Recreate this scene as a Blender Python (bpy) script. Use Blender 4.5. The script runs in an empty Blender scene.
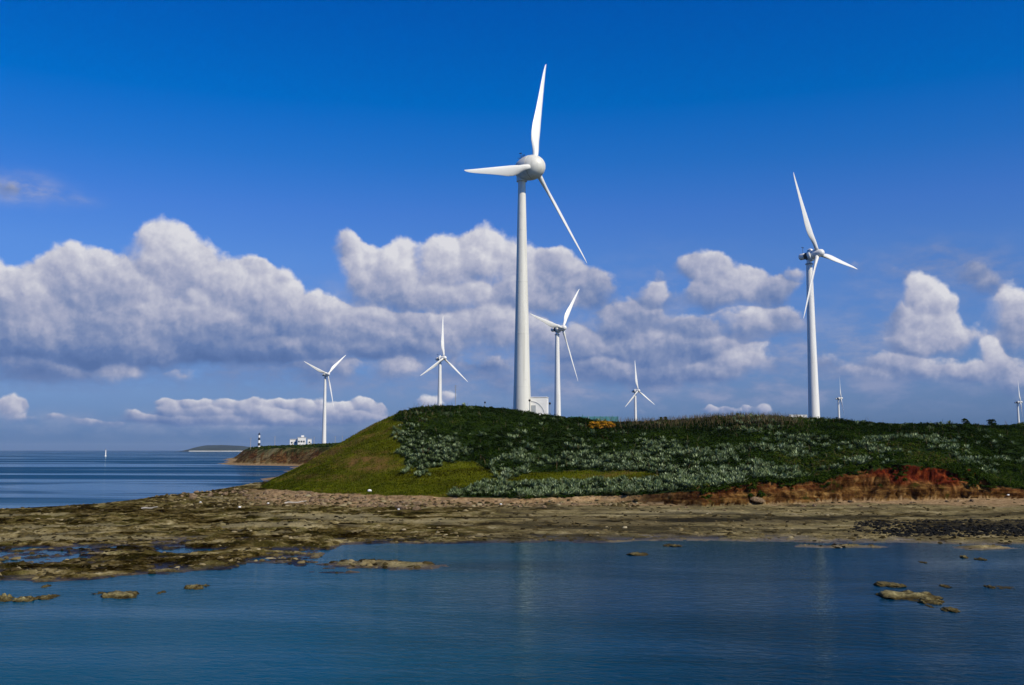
import bpy, bmesh, math, random
import numpy as np
from mathutils import Vector, Matrix, Euler
R_ = math.radians
scene = bpy.context.scene
C = scene.collection

# ------------------------------------------------------------------ camera
F = 995.6                       # focal length in pixels of a 1024 px wide frame
PITCH = math.atan(107.5 / F)
CH = 6.0                        # camera height over the water
cam_d = bpy.data.cameras.new('camera'); cam = bpy.data.objects.new('camera', cam_d); C.objects.link(cam)
cam_d.sensor_width = 36; cam_d.lens = F / 1024 * 36
cam_d.clip_start = 0.5; cam_d.clip_end = 60000
cam.location = (0, 0, CH); cam.rotation_euler = (math.pi / 2 + PITCH, 0, 0)
scene.camera = cam
cP, sP = math.cos(PITCH), math.sin(PITCH)

def at(px, py, Y):
    a = (px - 512) / F; b = (342.5 - py) / F
    dx, dy, dz = a, cP - b * sP, sP + b * cP
    s = Y / dy
    return Vector((dx * s, Y, CH + dz * s))
def project(x, y, z):
    z = z - CH
    fw = y * cP + z * sP; up = -y * sP + z * cP
    return 512 + F * x / fw, 342.5 - F * up / fw
def az_el(px, py):
    v = (at(px, py, 1.0) - Vector((0, 0, CH))).normalized()
    return math.atan2(v.x, v.y), math.asin(v.z)

# ------------------------------------------------------------------ light
SUN_EL = R_(42); SUN_AZ = R_(132)       # azimuth clockwise from +Y: behind the camera, to its right
sun_dir = Vector((math.sin(SUN_AZ) * math.cos(SUN_EL), math.cos(SUN_AZ) * math.cos(SUN_EL), math.sin(SUN_EL)))
sl = bpy.data.lights.new('sun', 'SUN'); sl.energy = 5.0; sl.angle = R_(0.55); sl.color = (1.0, 0.91, 0.72)
so = bpy.data.objects.new('sun', sl); C.objects.link(so)
so.rotation_euler = sun_dir.to_track_quat('Z', 'Y').to_euler(); so.location = (60, -60, 80)

scene.view_settings.view_transform = 'Standard'; scene.view_settings.look = 'None'
scene.view_settings.gamma = 1; scene.view_settings.use_curve_mapping = False
scene.view_settings.exposure = 0.0
scene.cycles.use_denoising = True
scene.cycles.max_bounces = 6; scene.cycles.diffuse_bounces = 2; scene.cycles.glossy_bounces = 3
scene.cycles.transparent_max_bounces = 8; scene.cycles.volume_bounces = 0

# ------------------------------------------------------------------ node helper
class G:
    """tiny wrapper round a node tree"""
    def __init__(s, nt): s.nt = nt
    def n(s, t, ins=None, **kw):
        nd = s.nt.nodes.new(t)
        for k, v in kw.items(): setattr(nd, k, v)
        for k, v in (ins or {}).items():
            sock = nd.inputs[k]
            if isinstance(v, bpy.types.NodeSocket): s.nt.links.new(v, sock)
            else: sock.default_value = v
        return nd
    def m(s, op, a, b=0.0, c=0.0, clamp=False):
        return s.n('ShaderNodeMath', {0: a, 1: b, 2: c}, operation=op, use_clamp=clamp).outputs[0]
    def v(s, op, a, b=(0, 0, 0), c=(0, 0, 0)):
        nd = s.n('ShaderNodeVectorMath', {0: a, 1: b, 2: c}, operation=op)
        return nd.outputs['Value'] if op in ('DOT_PRODUCT', 'LENGTH') else nd.outputs[0]
    def ramp(s, x, a, b, lo=0.0, hi=1.0):
        return s.n('ShaderNodeMapRange', {0: x, 1: a, 2: b, 3: lo, 4: hi}, interpolation_type='SMOOTHSTEP').outputs[0]
    def mix(s, f, a, b, mode='MIX'):
        nd = s.nt.nodes.new('ShaderNodeMix'); nd.data_type = 'RGBA'; nd.blend_type = mode
        for sock, v in ((nd.inputs[0], f), (nd.inputs[6], a), (nd.inputs[7], b)):
            if isinstance(v, bpy.types.NodeSocket): s.nt.links.new(v, sock)
            else:
                if sock.type == 'RGBA' and len(v) == 3: v = (*v, 1)
                sock.default_value = v
        return nd.outputs[2]
    def noise(s, vec, scale, detail=3, rough=0.55, dist=0.0, out=0, dim='3D'):
        nd = s.n('ShaderNodeTexNoise', {'Vector': vec, 'Scale': scale, 'Detail': detail, 'Roughness': rough, 'Distortion': dist}, noise_dimensions=dim)
        return nd.outputs[out]
    def colramp(s, f, stops):
        nd = s.n('ShaderNodeValToRGB', {0: f}); cr = nd.color_ramp
        while len(cr.elements) < len(stops): cr.elements.new(0.5)
        for e, (p, c) in zip(cr.elements, stops): e.position = p; e.color = (*c, 1) if len(c) == 3 else c
        return nd.outputs[0]

# ------------------------------------------------------------------ world: Nishita sky with cumulus banks
world = bpy.data.worlds.new('World'); scene.world = world; world.use_nodes = True
world.cycles.sampling_method = 'MANUAL'; world.cycles.sample_map_resolution = 512
g = G(world.node_tree); world.node_tree.nodes.clear()
SKY_STR = 0.15
sky = g.n('ShaderNodeTexSky', sky_type='NISHITA')
sky.sun_disc = False; sky.sun_elevation = SUN_EL; sky.sun_rotation = SUN_AZ
sky.altitude = 0; sky.air_density = 1.0; sky.dust_density = 0.3; sky.ozone_density = 3.0
tc = g.n('ShaderNodeTexCoord')
D = g.v('NORMALIZE', tc.outputs['Generated'])
sx = g.n('ShaderNodeSeparateXYZ', {0: D})
AZ = g.m('ARCTAN2', sx.outputs[0], sx.outputs[1]); EL = g.m('ARCSINE', sx.outputs[2])
# deep polarised blue: the sky's own colour, deepened with elevation
SKY_TINT = [(0.0, (0.070, 0.145, 0.41)), (0.03, (0.078, 0.158, 0.425)), (0.12, (0.18, 0.255, 0.49)), (0.25, (0.22, 0.34, 0.62)), (0.42, (0.235, 0.40, 0.72)), (0.52, (0.18, 0.385, 0.77)), (0.63, (0.07, 0.375, 0.79)), (0.75, (0.0, 0.364, 0.83)), (0.935, (0.0, 0.318, 0.83)), (1.0, (0.0, 0.30, 0.80))]
elf = g.m('DIVIDE', EL, R_(26), clamp=True)
tint = g.colramp(elf, SKY_TINT)
skyc = g.mix(1.0, sky.outputs[0], tint, 'MULTIPLY')
skyc = g.v('SCALE', skyc, (0, 0, 0)); skyc.node.inputs['Scale'].default_value = SKY_STR / 0.1

# clouds: gaussian puffs in azimuth / elevation, given in degrees on the sky
#  (x, y, rx, ry, brightness, density) measured on a 1024 px wide view along +Y
PUFFS = [
 (20,300,52,30,.80,1),(78,283,38,25,.86,1),(120,290,40,26,.80,1),(158,252,33,26,.98,1.1),(188,262,32,26,.92,1.1),(222,282,34,24,.82,1),
 (262,300,38,24,.72,1),(310,318,48,20,.66,1),(30,335,70,20,.52,1),(120,330,70,22,.55,1),(210,325,70,22,.60,1),(365,330,50,18,.66,1),
 (347,243,14,13,.92,.9),(356,268,20,24,.92,1),(392,272,32,24,.98,1),(440,262,34,25,1.0,1.1),(480,252,30,24,1.0,1.1),(515,268,34,27,.92,1),(560,274,34,22,.82,1),
 (598,284,28,18,.74,.9),(430,296,70,13,.80,1),(540,300,60,14,.66,.9),
 (420,330,60,16,.70,1),(490,328,60,18,.74,1),(560,345,50,16,.58,.9),(620,325,44,20,.70,.9),(650,350,60,20,.62,.9),(590,372,60,12,.5,.8),
 (686,268,18,11,.74,.9),(714,272,24,17,.95,1),(740,290,34,14,.84,1),(775,290,26,13,.66,1),(700,298,40,12,.60,.9),(652,294,16,11,.86,.9),(745,326,34,14,.80,.9),(785,322,26,14,.70,.8),(690,330,30,12,.62,.8),(640,318,30,14,.66,.8),(700,350,50,12,.56,.8),
 (735,364,40,14,.84,.9),(660,375,50,12,.55,.8),(800,365,40,12,.46,.6),
 (922,288,16,12,1.0,1),(936,302,20,16,1.0,1.1),(928,326,32,18,.90,1.1),(952,336,26,12,.80,.9),(908,345,24,9,.62,.8),(970,266,24,10,.42,.6),(985,280,20,11,.45,.6),(898,318,18,16,.50,.6),(1012,308,24,20,.96,.9),(1030,330,30,20,.7,.9),
 (885,362,34,10,.66,.8),(930,372,44,10,.62,.8),(994,358,12,13,.94,.9),(975,372,24,9,.6,.7),(860,375,40,10,.50,.6),(1020,378,30,14,.6,.8),(900,272,24,12,.45,.35),
 (115,370,26,12,.72,.7),(180,378,22,9,.56,.5),(40,372,50,12,.26,.9),(110,352,90,13,.22,1.),(235,352,70,12,.28,1),(320,372,60,12,.40,.8),(395,368,30,12,.62,.7),(300,348,60,12,.42,.9),
 (480,372,60,13,.36,.8),(400,350,60,10,.40,.9),(540,392,80,8,.36,.5),
 (12,409,14,8,.78,.8),(22,419,20,5,.55,.6),(56,416,12,4,.66,.7),(84,421,16,4,.64,.7),(110,424,20,4,.45,.5),(132,413,11,5,.72,.8),(150,419,24,4,.58,.7),(172,406,12,5,.78,.8),(190,404,14,5,.80,.8),(205,412,26,6,.66,1.1),(224,404,12,6,.82,.9),(246,406,12,6,.80,.9),(262,413,28,6,.66,1.1),(284,403,14,5,.80,.9),(304,406,14,5,.78,.9),(322,411,26,7,.7,1.1),(344,407,12,6,.80,.9),(362,403,12,7,.84,.9),(380,410,14,7,.72,.8),(350,417,44,6,.56,.9),(200,420,60,5,.48,.8),(300,420,60,6,.52,.9),(170,411,16,5,.66,.9),
 (708,409,12,4,.80,.7),(730,410,14,4,.74,.7),(764,409,12,5,.82,.7),(430,402,16,6,.80,.8),(450,397,10,5,.82,.7),(240,428,120,6,.45,.3),(640,412,14,5,.7,.5),
 (10,190,22,10,.50,.55),(850,270,50,12,.4,.25),(820,330,30,16,.42,.3),
 (-60,300,60,34,.8,1),(-140,280,70,40,.9,1),(1100,300,60,34,.8,1),(1180,330,80,30,.8,1),(-220,330,90,30,.6,1),(1300,300,90,40,.8,1),(-60,410,60,10,.8,.8),(1120,400,90,9,.7,.7)]
_r = random.Random(12)
for (x0, x1, n, y, rr, L) in [(2, 30, 3, 405, 7, .8), (140, 400, 12, 404, 7, .76), (700, 780, 5, 409, 5, .85), (60, 120, 3, 262, 13, .92), (235, 335, 6, None, 13, .86), (345, 600, 9, 246, 14, .95), (650, 790, 5, 272, 12, .88)]:
    for k in range(n):
        x = x0 + (x1 - x0) * (k + _r.random()) / n; yy = (y if y else 262 + (x - 235) * .42) + _r.uniform(-.45, .5) * rr
        if y == 246: yy += abs(x - 465) * .16
        PUFFS.append((x, yy, rr * _r.uniform(.7, 1.5), rr * _r.uniform(.6, 1.0), min(1, L * _r.uniform(.9, 1.1)), .55))
for (x, y, rx, ry, L) in [(60, 320, 26, 12, .72), (140, 305, 24, 14, .74), (175, 330, 30, 9, .70), (112, 342, 30, 7, .58), (255, 330, 26, 9, .66), (200, 300, 24, 12, .86), (24, 320, 18, 12, .66), (285, 342, 24, 7, .6), (455, 322, 30, 9, .78), (392, 336, 26, 8, .74), (590, 352, 26, 9, .66), (530, 330, 26, 9, .74), (640, 345, 24, 9, .70), (612, 368, 24, 8, .62), (700, 372, 30, 8, .70)]:
    PUFFS.append((x, y, rx, ry, L, .8))
PUFFS = [(x, y, rx * (.80 if ry >= 10 else .9), ry * (1.13 if ry >= 10 else 1.05), L * (1 - .16 * min(1, max(0, (x - 520) / 80)) * (x < 860)), dn) for (x, y, rx, ry, L, dn) in PUFFS]
P3 = g.n('ShaderNodeCombineXYZ', {0: AZ, 1: EL, 2: 0.0}).outputs[0]
wn1 = g.v('SUBTRACT', g.noise(P3, 14, 2, 0.5, out=1), (0.5, 0.5, 0.5))
wn2 = g.v('SUBTRACT', g.noise(P3, 75, 5, 0.55, out=1), (0.5, 0.5, 0.5))
wn3 = g.v('SUBTRACT', g.noise(P3, 30, 2, 0.5, out=1), (0.5, 0.5, 0.5))
wamp = g.ramp(EL, R_(1.5), R_(6.5), 0.22, 1.0)
def wsc(v):
    o = g.v('SCALE', v); g.nt.links.new(wamp, o.node.inputs['Scale']); return o
wn1s, wn2s, wn3 = wsc(wn1), wn2, wsc(wn3)
Q = g.v('MULTIPLY_ADD', wn1s, (0.026, 0.018, 0), P3)
Q = g.v('MULTIPLY_ADD', wn3, (0.018, 0.014, 0), Q)
Q = g.v('MULTIPLY_ADD', wn2, (0.007, 0.006, 0), Q)
W = None; LW = None; QW = None; WW = None
for (x, y, rx, ry, L, dn) in PUFFS:
    a, e = az_el(x, y); ra = rx / F * 1.02; re = ry / F
    q = g.v('MULTIPLY_ADD', Q, (1 / ra, 1 / re, 0), (-a / ra, -e / re, 0))
    d2 = g.v('DOT_PRODUCT', q, q)
    w = g.m('POWER', 0.36, d2)
    if dn != 1: w = g.m('MULTIPLY', w, dn)
    W = w if W is None else g.m('ADD', W, w)
    w = g.m('MULTIPLY', w, w); w = g.m('MULTIPLY', w, w); WW = w if WW is None else g.m('ADD', WW, w)
    LW = g.m('MULTIPLY', w, L) if LW is None else g.m('MULTIPLY_ADD', w, L, LW)
    gd = g.v('DOT_PRODUCT', q, (0.35, 0.80, 0))
    QW = g.m('MULTIPLY', gd, w) if QW is None else g.m('MULTIPLY_ADD', gd, w, QW)
inv = g.m('DIVIDE', 1.0, g.m('MAXIMUM', WW, 0.00002))
Lm = g.m('MULTIPLY', LW, inv); Gm = g.m('MULTIPLY', QW, inv)
def billow(off):
    p = g.v('ADD', P3, off); p = g.v('MULTIPLY_ADD', wn2, (0.006, 0.006, 0), p)
    b1 = g.n('ShaderNodeTexVoronoi', {'Vector': p, 'Scale': 34, 'Detail': 3.0, 'Roughness': 0.55, 'Lacunarity': 2.1, 'Smoothness': 0.35}, feature='SMOOTH_F1', voronoi_dimensions='2D', normalize=True).outputs[0]
    n1 = g.noise(p, 19, 6, 0.6, dim='2D')
    return g.m('MULTIPLY_ADD', n1, 1.25, g.m('SUBTRACT', 1.0, b1))
B0 = billow((0, 0, 0)); B1 = billow((0.0045, 0.0060, 0))
emb = g.m('SUBTRACT', B0, B1)
dens = g.m('MULTIPLY_ADD', g.m('SUBTRACT', B0, 1.26), 0.66, W)
a_top = g.ramp(dens, 0.40, 0.72); a_base = g.ramp(dens, 0.28, 1.10)
topf = g.ramp(Gm, -0.15, 0.30)
alpha = g.m('ADD', g.m('MULTIPLY', a_top, topf), g.m('MULTIPLY', a_base, g.m('SUBTRACT', 1.0, topf)))
lit = g.m('MULTIPLY_ADD', Gm, 0.34, g.m('MULTIPLY', Lm, 0.80))
lit = g.m('MULTIPLY_ADD', emb, 0.52, lit)
lit = g.m('MULTIPLY_ADD', g.m('SUBTRACT', g.noise(P3, 10, 5, 0.62), 0.5), 0.60, lit)
# the core of a puff is fully lit, its thin rim a little darker and bluer
cl = g.colramp(lit, [(0.0, (0.090, 0.160, 0.36)), (0.22, (0.125, 0.200, 0.41)), (0.42, (0.215, 0.275, 0.46)), (0.62, (0.36, 0.39, 0.54)), (0.82, (0.53, 0.54, 0.64)), (1.0, (0.70, 0.70, 0.75))])
cl = g.v('SCALE', cl, (0, 0, 0)); cl.node.inputs['Scale'].default_value = 10.0
# thin veils of hazy cloud
VEILS = [(16,188,34,12,.75,.62),(60,196,26,6,.3,.6),(940,258,50,16,.70,.36),(990,280,50,22,.75,.40),(870,300,40,34,.35,.45),(850,352,60,24,.65,.50),(905,330,34,30,.5,.5),(100,368,170,20,.75,.22),(300,376,110,18,.6,.30),
 (480,380,150,20,.8,.44),(640,385,140,20,.9,.42),(580,350,130,34,.8,.48),(720,350,110,36,.75,.46),(800,388,120,14,.75,.42),(940,392,110,16,.6,.36),(230,424,240,11,.6,.56),(400,350,120,20,.6,.42),(20,380,60,14,.55,.25),(660,300,90,40,.35,.5),(330,300,60,26,.35,.5),(760,360,50,26,.5,.5)]
VW = None; VL = None
for (x, y, rx, ry, dn, L) in VEILS:
    a, e = az_el(x, y); ra = rx / F; re = ry / F
    q = g.v('MULTIPLY_ADD', Q, (1 / ra, 1 / re, 0), (-a / ra, -e / re, 0))
    w = g.m('MULTIPLY', g.m('POWER', 0.36, g.v('DOT_PRODUCT', q, q)), dn)
    VW = w if VW is None else g.m('ADD', VW, w)
    VL = g.m('MULTIPLY', w, L) if VL is None else g.m('MULTIPLY_ADD', w, L, VL)
vn = g.ramp(g.noise(g.v('MULTIPLY', P3, (1, 2.2, 1)), 24, 5, 0.6), 0.30, 0.68, 0.15, 1.0)
va = g.m('MULTIPLY', g.m('MINIMUM', VW, 1.0), vn)
vl = g.m('MULTIPLY_ADD', g.m('SUBTRACT', vn, 0.5), 0.22, g.m('DIVIDE', VL, g.m('MAXIMUM', VW, 0.02)))
vc = g.colramp(vl, [(0.0, (0.095, 0.17, 0.38)), (0.3, (0.14, 0.215, 0.43)), (0.5, (0.25, 0.30, 0.48)), (0.8, (0.45, 0.46, 0.58))])
vc = g.v('SCALE', vc, (0, 0, 0)); vc.node.inputs['Scale'].default_value = 10.0
skyc = g.mix(g.m('MULTIPLY', va, 0.85), skyc, vc)
skyc = g.mix(alpha, skyc, cl)
bg = g.n('ShaderNodeBackground', {0: skyc, 1: 0.1})
g.nt.links.new(bg.outputs[0], g.n('ShaderNodeOutputWorld').inputs[0])

# ------------------------------------------------------------------ object helpers
def tag(o, label=None, cat=None, group=None, kind=None):
    if label: o['label'] = label
    if cat: o['category'] = cat
    if group: o['group'] = group
    if kind: o['kind'] = kind
    return o
def empty(name, loc, rz=0.0):
    o = bpy.data.objects.new(name, None); C.objects.link(o); o.empty_display_size = 0.5
    o.location = loc; o.rotation_euler = (0, 0, rz); return o
def obj(name, bm, mat, parent=None, loc=(0, 0, 0), smooth=False):
    me = bpy.data.meshes.new(name); bm.normal_update(); bm.to_mesh(me); bm.free()
    me.materials.append(mat)
    if smooth:
        for p in me.polygons: p.use_smooth = True
    o = bpy.data.objects.new(name, me); C.objects.link(o); o.parent = parent; o.location = loc
    return o
def np_mesh(name, verts, faces, mat, parent=None, smooth=False):
    me = bpy.data.meshes.new(name)
    nv, nf, k = len(verts), len(faces), faces.shape[1]
    me.vertices.add(nv); me.vertices.foreach_set('co', np.ascontiguousarray(verts, np.float32).ravel())
    me.loops.add(nf * k); me.loops.foreach_set('vertex_index', np.ascontiguousarray(faces, np.int32).ravel())
    me.polygons.add(nf); me.polygons.foreach_set('loop_start', np.arange(0, nf * k, k, dtype=np.int32))
    if smooth: me.polygons.foreach_set('use_smooth', np.ones(nf, bool))
    me.update(calc_edges=True); me.materials.append(mat)
    o = bpy.data.objects.new(name, me); C.objects.link(o); o.parent = parent
    return o
def attr(o, name, arr):
    a = o.data.attributes.new(name, 'FLOAT', 'POINT'); a.data.foreach_set('value', np.ascontiguousarray(arr, np.float32).ravel())
def bm_box(bm, c, s, rz=0.0, bevel=0.0):
    r = bmesh.ops.create_cube(bm, size=1.0, matrix=Matrix.Translation(c) @ Matrix.Rotation(rz, 4, 'Z') @ Matrix.Diagonal((*s, 1)))
    if bevel: bmesh.ops.bevel(bm, geom=list({e for v in r['verts'] for e in v.link_edges}), offset=bevel, segments=2, affect='EDGES')
def bm_lathe(bm, prof, M=Matrix(), seg=32):
    """prof: list of (radius, z) revolved round Z, then transformed by M"""
    rings = []
    for r, z in prof:
        if r < 1e-5: rings.append([bm.verts.new(M @ Vector((0, 0, z)))])
        else: rings.append([bm.verts.new(M @ Vector((r * math.cos(t), r * math.sin(t), z))) for t in [2 * math.pi * k / seg for k in range(seg)]])
    for A, B in zip(rings, rings[1:]):
        for k in range(seg):
            k2 = (k + 1) % seg
            if len(A) == 1 and len(B) == 1: continue
            if len(A) == 1: bm.faces.new((A[0], B[k], B[k2]))
            elif len(B) == 1: bm.faces.new((A[k], B[0], A[k2]))
            else: bm.faces.new((A[k], B[k], B[k2], A[k2]))
    bmesh.ops.recalc_face_normals(bm, faces=bm.faces)
def bm_tube(bm, p0, p1, r0, r1=None, seg=10):
    p0, p1 = Vector(p0), Vector(p1); d = p1 - p0; r1 = r0 if r1 is None else r1
    M = Matrix.Translation(p0) @ d.to_track_quat('Z', 'Y').to_matrix().to_4x4()
    bm_lathe(bm, [(0, 0), (r0, 0), (r1, d.length), (0, d.length)], M, seg)
def copy_tree(o, parent=None):
    c = o.copy(); C.objects.link(c); c.parent = parent
    for ch in list(o.children): copy_tree(ch, c)
    return c

# ------------------------------------------------------------------ numpy noise
def _hash(ix, iy, seed):
    h = (ix.astype(np.int64) * 374761393 + iy.astype(np.int64) * 668265263 + seed * 1442695041) & 0xffffffff
    h = ((h ^ (h >> 13)) * 1274126177) & 0xffffffff
    return ((h ^ (h >> 16)) & 0xffffff) / float(0xffffff)
def vnoise(x, y, seed=0):
    ix = np.floor(x); iy = np.floor(y); fx = x - ix; fy = y - iy
    fx = fx * fx * fx * (fx * (fx * 6 - 15) + 10); fy = fy * fy * fy * (fy * (fy * 6 - 15) + 10)
    a = _hash(ix, iy, seed); b = _hash(ix + 1, iy, seed); c = _hash(ix, iy + 1, seed); d = _hash(ix + 1, iy + 1, seed)
    return (a + (b - a) * fx) * (1 - fy) + (c + (d - c) * fx) * fy
def fbm(x, y, scale, octv=4, seed=0, gain=0.5):
    s = 0; a = 1; t = 0; x = x / scale; y = y / scale
    for k in range(octv):
        s = s + a * (vnoise(x + 17.3 * k, y - 9.1 * k, seed + k) - 0.5); t += a; a *= gain; x = x * 2.03; y = y * 2.03
    return s / t * 2
def sstep(a, b, x):
    t = np.clip((x - a) / (b - a), 0, 1); return t * t * (3 - 2 * t)
def inpoly(px, py, poly):
    c = np.zeros(px.shape, bool); n = len(poly)
    for i in range(n):
        x0, y0 = poly[i]; x1, y1 = poly[(i + 1) % n]
        if y0 == y1: continue
        k = ((y0 > py) != (y1 > py)) & (px < (x1 - x0) * (py - y0) / (y1 - y0) + x0)
        c ^= k
    return c

# ------------------------------------------------------------------ materials
def new_mat(name):
    m = bpy.data.materials.new(name); m.use_nodes = True; m.node_tree.nodes.clear(); return m, G(m.node_tree)
def finish(g, bsdf): g.nt.links.new(bsdf.outputs[0], g.n('ShaderNodeOutputMaterial').inputs[0])
def simple(name, col, rough=0.6, var=0.15, scale=3.0, bump=0.0, metal=0.0, spec=0.5, coord='Object'):
    m, g = new_mat(name)
    tc = g.n('ShaderNodeTexCoord').outputs[coord]
    n = g.noise(tc, scale, 5, 0.6)
    f = g.ramp(n, 0.3, 0.7)
    c = g.mix(f, tuple(x * (1 - var) for x in col), tuple(min(1, x * (1 + var * .5)) for x in col))
    ins = {'Base Color': c, 'Roughness': rough, 'Metallic': metal, 'Specular IOR Level': spec}
    if bump: ins['Normal'] = g.n('ShaderNodeBump', {'Height': n, 'Strength': bump, 'Distance': 0.1}).outputs[0]
    finish(g, g.n('ShaderNodeBsdfPrincipled', ins)); return m

def mat_painted(name, ca, cb):
    # white turbine paint with faint vertical rain streaks and grime
    m, g = new_mat(name)
    tc = g.n('ShaderNodeTexCoord').outputs['Object']
    st = g.noise(g.v('MULTIPLY', tc, (1.6, 1.6, 0.06)), 1.0, 5, 0.6)
    sp = g.noise(tc, 0.9, 5, 0.65)
    c = g.mix(g.ramp(st, 0.45, 0.75), ca, cb)
    c = g.mix(g.ramp(sp, 0.55, 0.8, 0, 0.5), c, tuple(x * .93 for x in cb))
    finish(g, g.n('ShaderNodeBsdfPrincipled', {'Base Color': c, 'Roughness': 0.42, 'Specular IOR Level': 0.4})); return m
M_PAINT = mat_painted('turbine_paint', (0.73, 0.725, 0.695), (0.60, 0.59, 0.54)); M_CREAM = mat_painted('cream_turbine_paint', (0.66, 0.65, 0.58), (0.50, 0.49, 0.43))
M_DARK = simple('dark_steel', (0.035, 0.04, 0.045), 0.5, 0.3, 4)
M_GREY = simple('grey_steel', (0.28, 0.30, 0.32), 0.45, 0.2, 4, metal=0.2)
M_GALV = simple('galvanised_steel', (0.42, 0.44, 0.46), 0.4, 0.2, 6, metal=0.3)
M_WALL = simple('white_render', (0.78, 0.77, 0.73), 0.8, 0.08, 0.8)
M_BLACKP = simple('black_paint', (0.02, 0.02, 0.022), 0.5, 0.3, 3)
M_GREENM = simple('green_fence_coating', (0.03, 0.22, 0.15), 0.5, 0.2, 3)
M_CONC = simple('concrete', (0.55, 0.54, 0.50), 0.85, 0.15, 1.2, 0.2)
M_FOAM = simple('weathered_foam', (0.80, 0.79, 0.76), 0.9, 0.1, 6, 0.3)
M_WOOD = simple('driftwood', (0.42, 0.38, 0.32), 0.85, 0.25, 5, 0.3)
M_DOOR = simple('grey_door', (0.33, 0.36, 0.38), 0.5, 0.1, 2)
M_GLASS = simple('window_glass', (0.03, 0.045, 0.06), 0.08, 0.1, 1, spec=0.8)
M_ROOFT = simple('roof_screed', (0.5, 0.48, 0.44), 0.85, 0.15, 2)

def mat_leaf(name, stops, rough=0.6, trans=0.25, spec=0.0):
    m, g = new_mat(name)
    a = g.n('ShaderNodeAttribute', attribute_name='tone').outputs['Fac']
    c = g.colramp(a, stops)
    if name == 'agave_leaves':
        rn = g.n('ShaderNodeObjectInfo').outputs['Random']; c = g.mix(1.0, c, g.colramp(rn, [(0.0, (0.62, 0.70, 0.55)), (0.5, (0.95, 1.0, 0.88)), (1.0, (1.0, 1.0, 1.0))]), 'MULTIPLY')
    d = g.n('ShaderNodeBsdfPrincipled', {'Base Color': c, 'Roughness': rough, 'Specular IOR Level': spec})
    t = g.n('ShaderNodeBsdfTranslucent', {'Color': c})
    mx = g.n('ShaderNodeMixShader', {0: trans, 1: d.outputs[0], 2: t.outputs[0]})
    g.nt.links.new(mx.outputs[0], g.n('ShaderNodeOutputMaterial').inputs[0]); return m
M_SHRUB = mat_leaf('shrub_leaves', [(0, (0.004, 0.008, 0.001)), (0.35, (0.009, 0.019, 0.002)), (0.6, (0.020, 0.040, 0.004)), (0.8, (0.040, 0.066, 0.007)), (0.92, (0.065, 0.068, 0.012)), (1, (0.085, 0.050, 0.02))])
M_GRASS = mat_leaf('grass_blades', [(0, (0.030, 0.030, 0.002)), (0.4, (0.052, 0.068, 0.003)), (0.75, (0.105, 0.125, 0.006)), (1, (0.14, 0.095, 0.025))])
M_DRY = mat_leaf('dry_grass_blades', [(0, (0.07, 0.05, 0.025)), (0.5, (0.14, 0.10, 0.05)), (1, (0.22, 0.17, 0.09))])
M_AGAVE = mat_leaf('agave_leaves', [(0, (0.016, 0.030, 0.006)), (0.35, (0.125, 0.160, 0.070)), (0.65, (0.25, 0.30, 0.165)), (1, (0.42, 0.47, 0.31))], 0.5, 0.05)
M_FLOWER = mat_leaf('yellow_flowers', [(0, (0.10, 0.10, 0.01)), (0.35, (0.26, 0.13, 0.008)), (0.7, (0.50, 0.26, 0.015)), (1, (0.52, 0.17, 0.04))])

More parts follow.
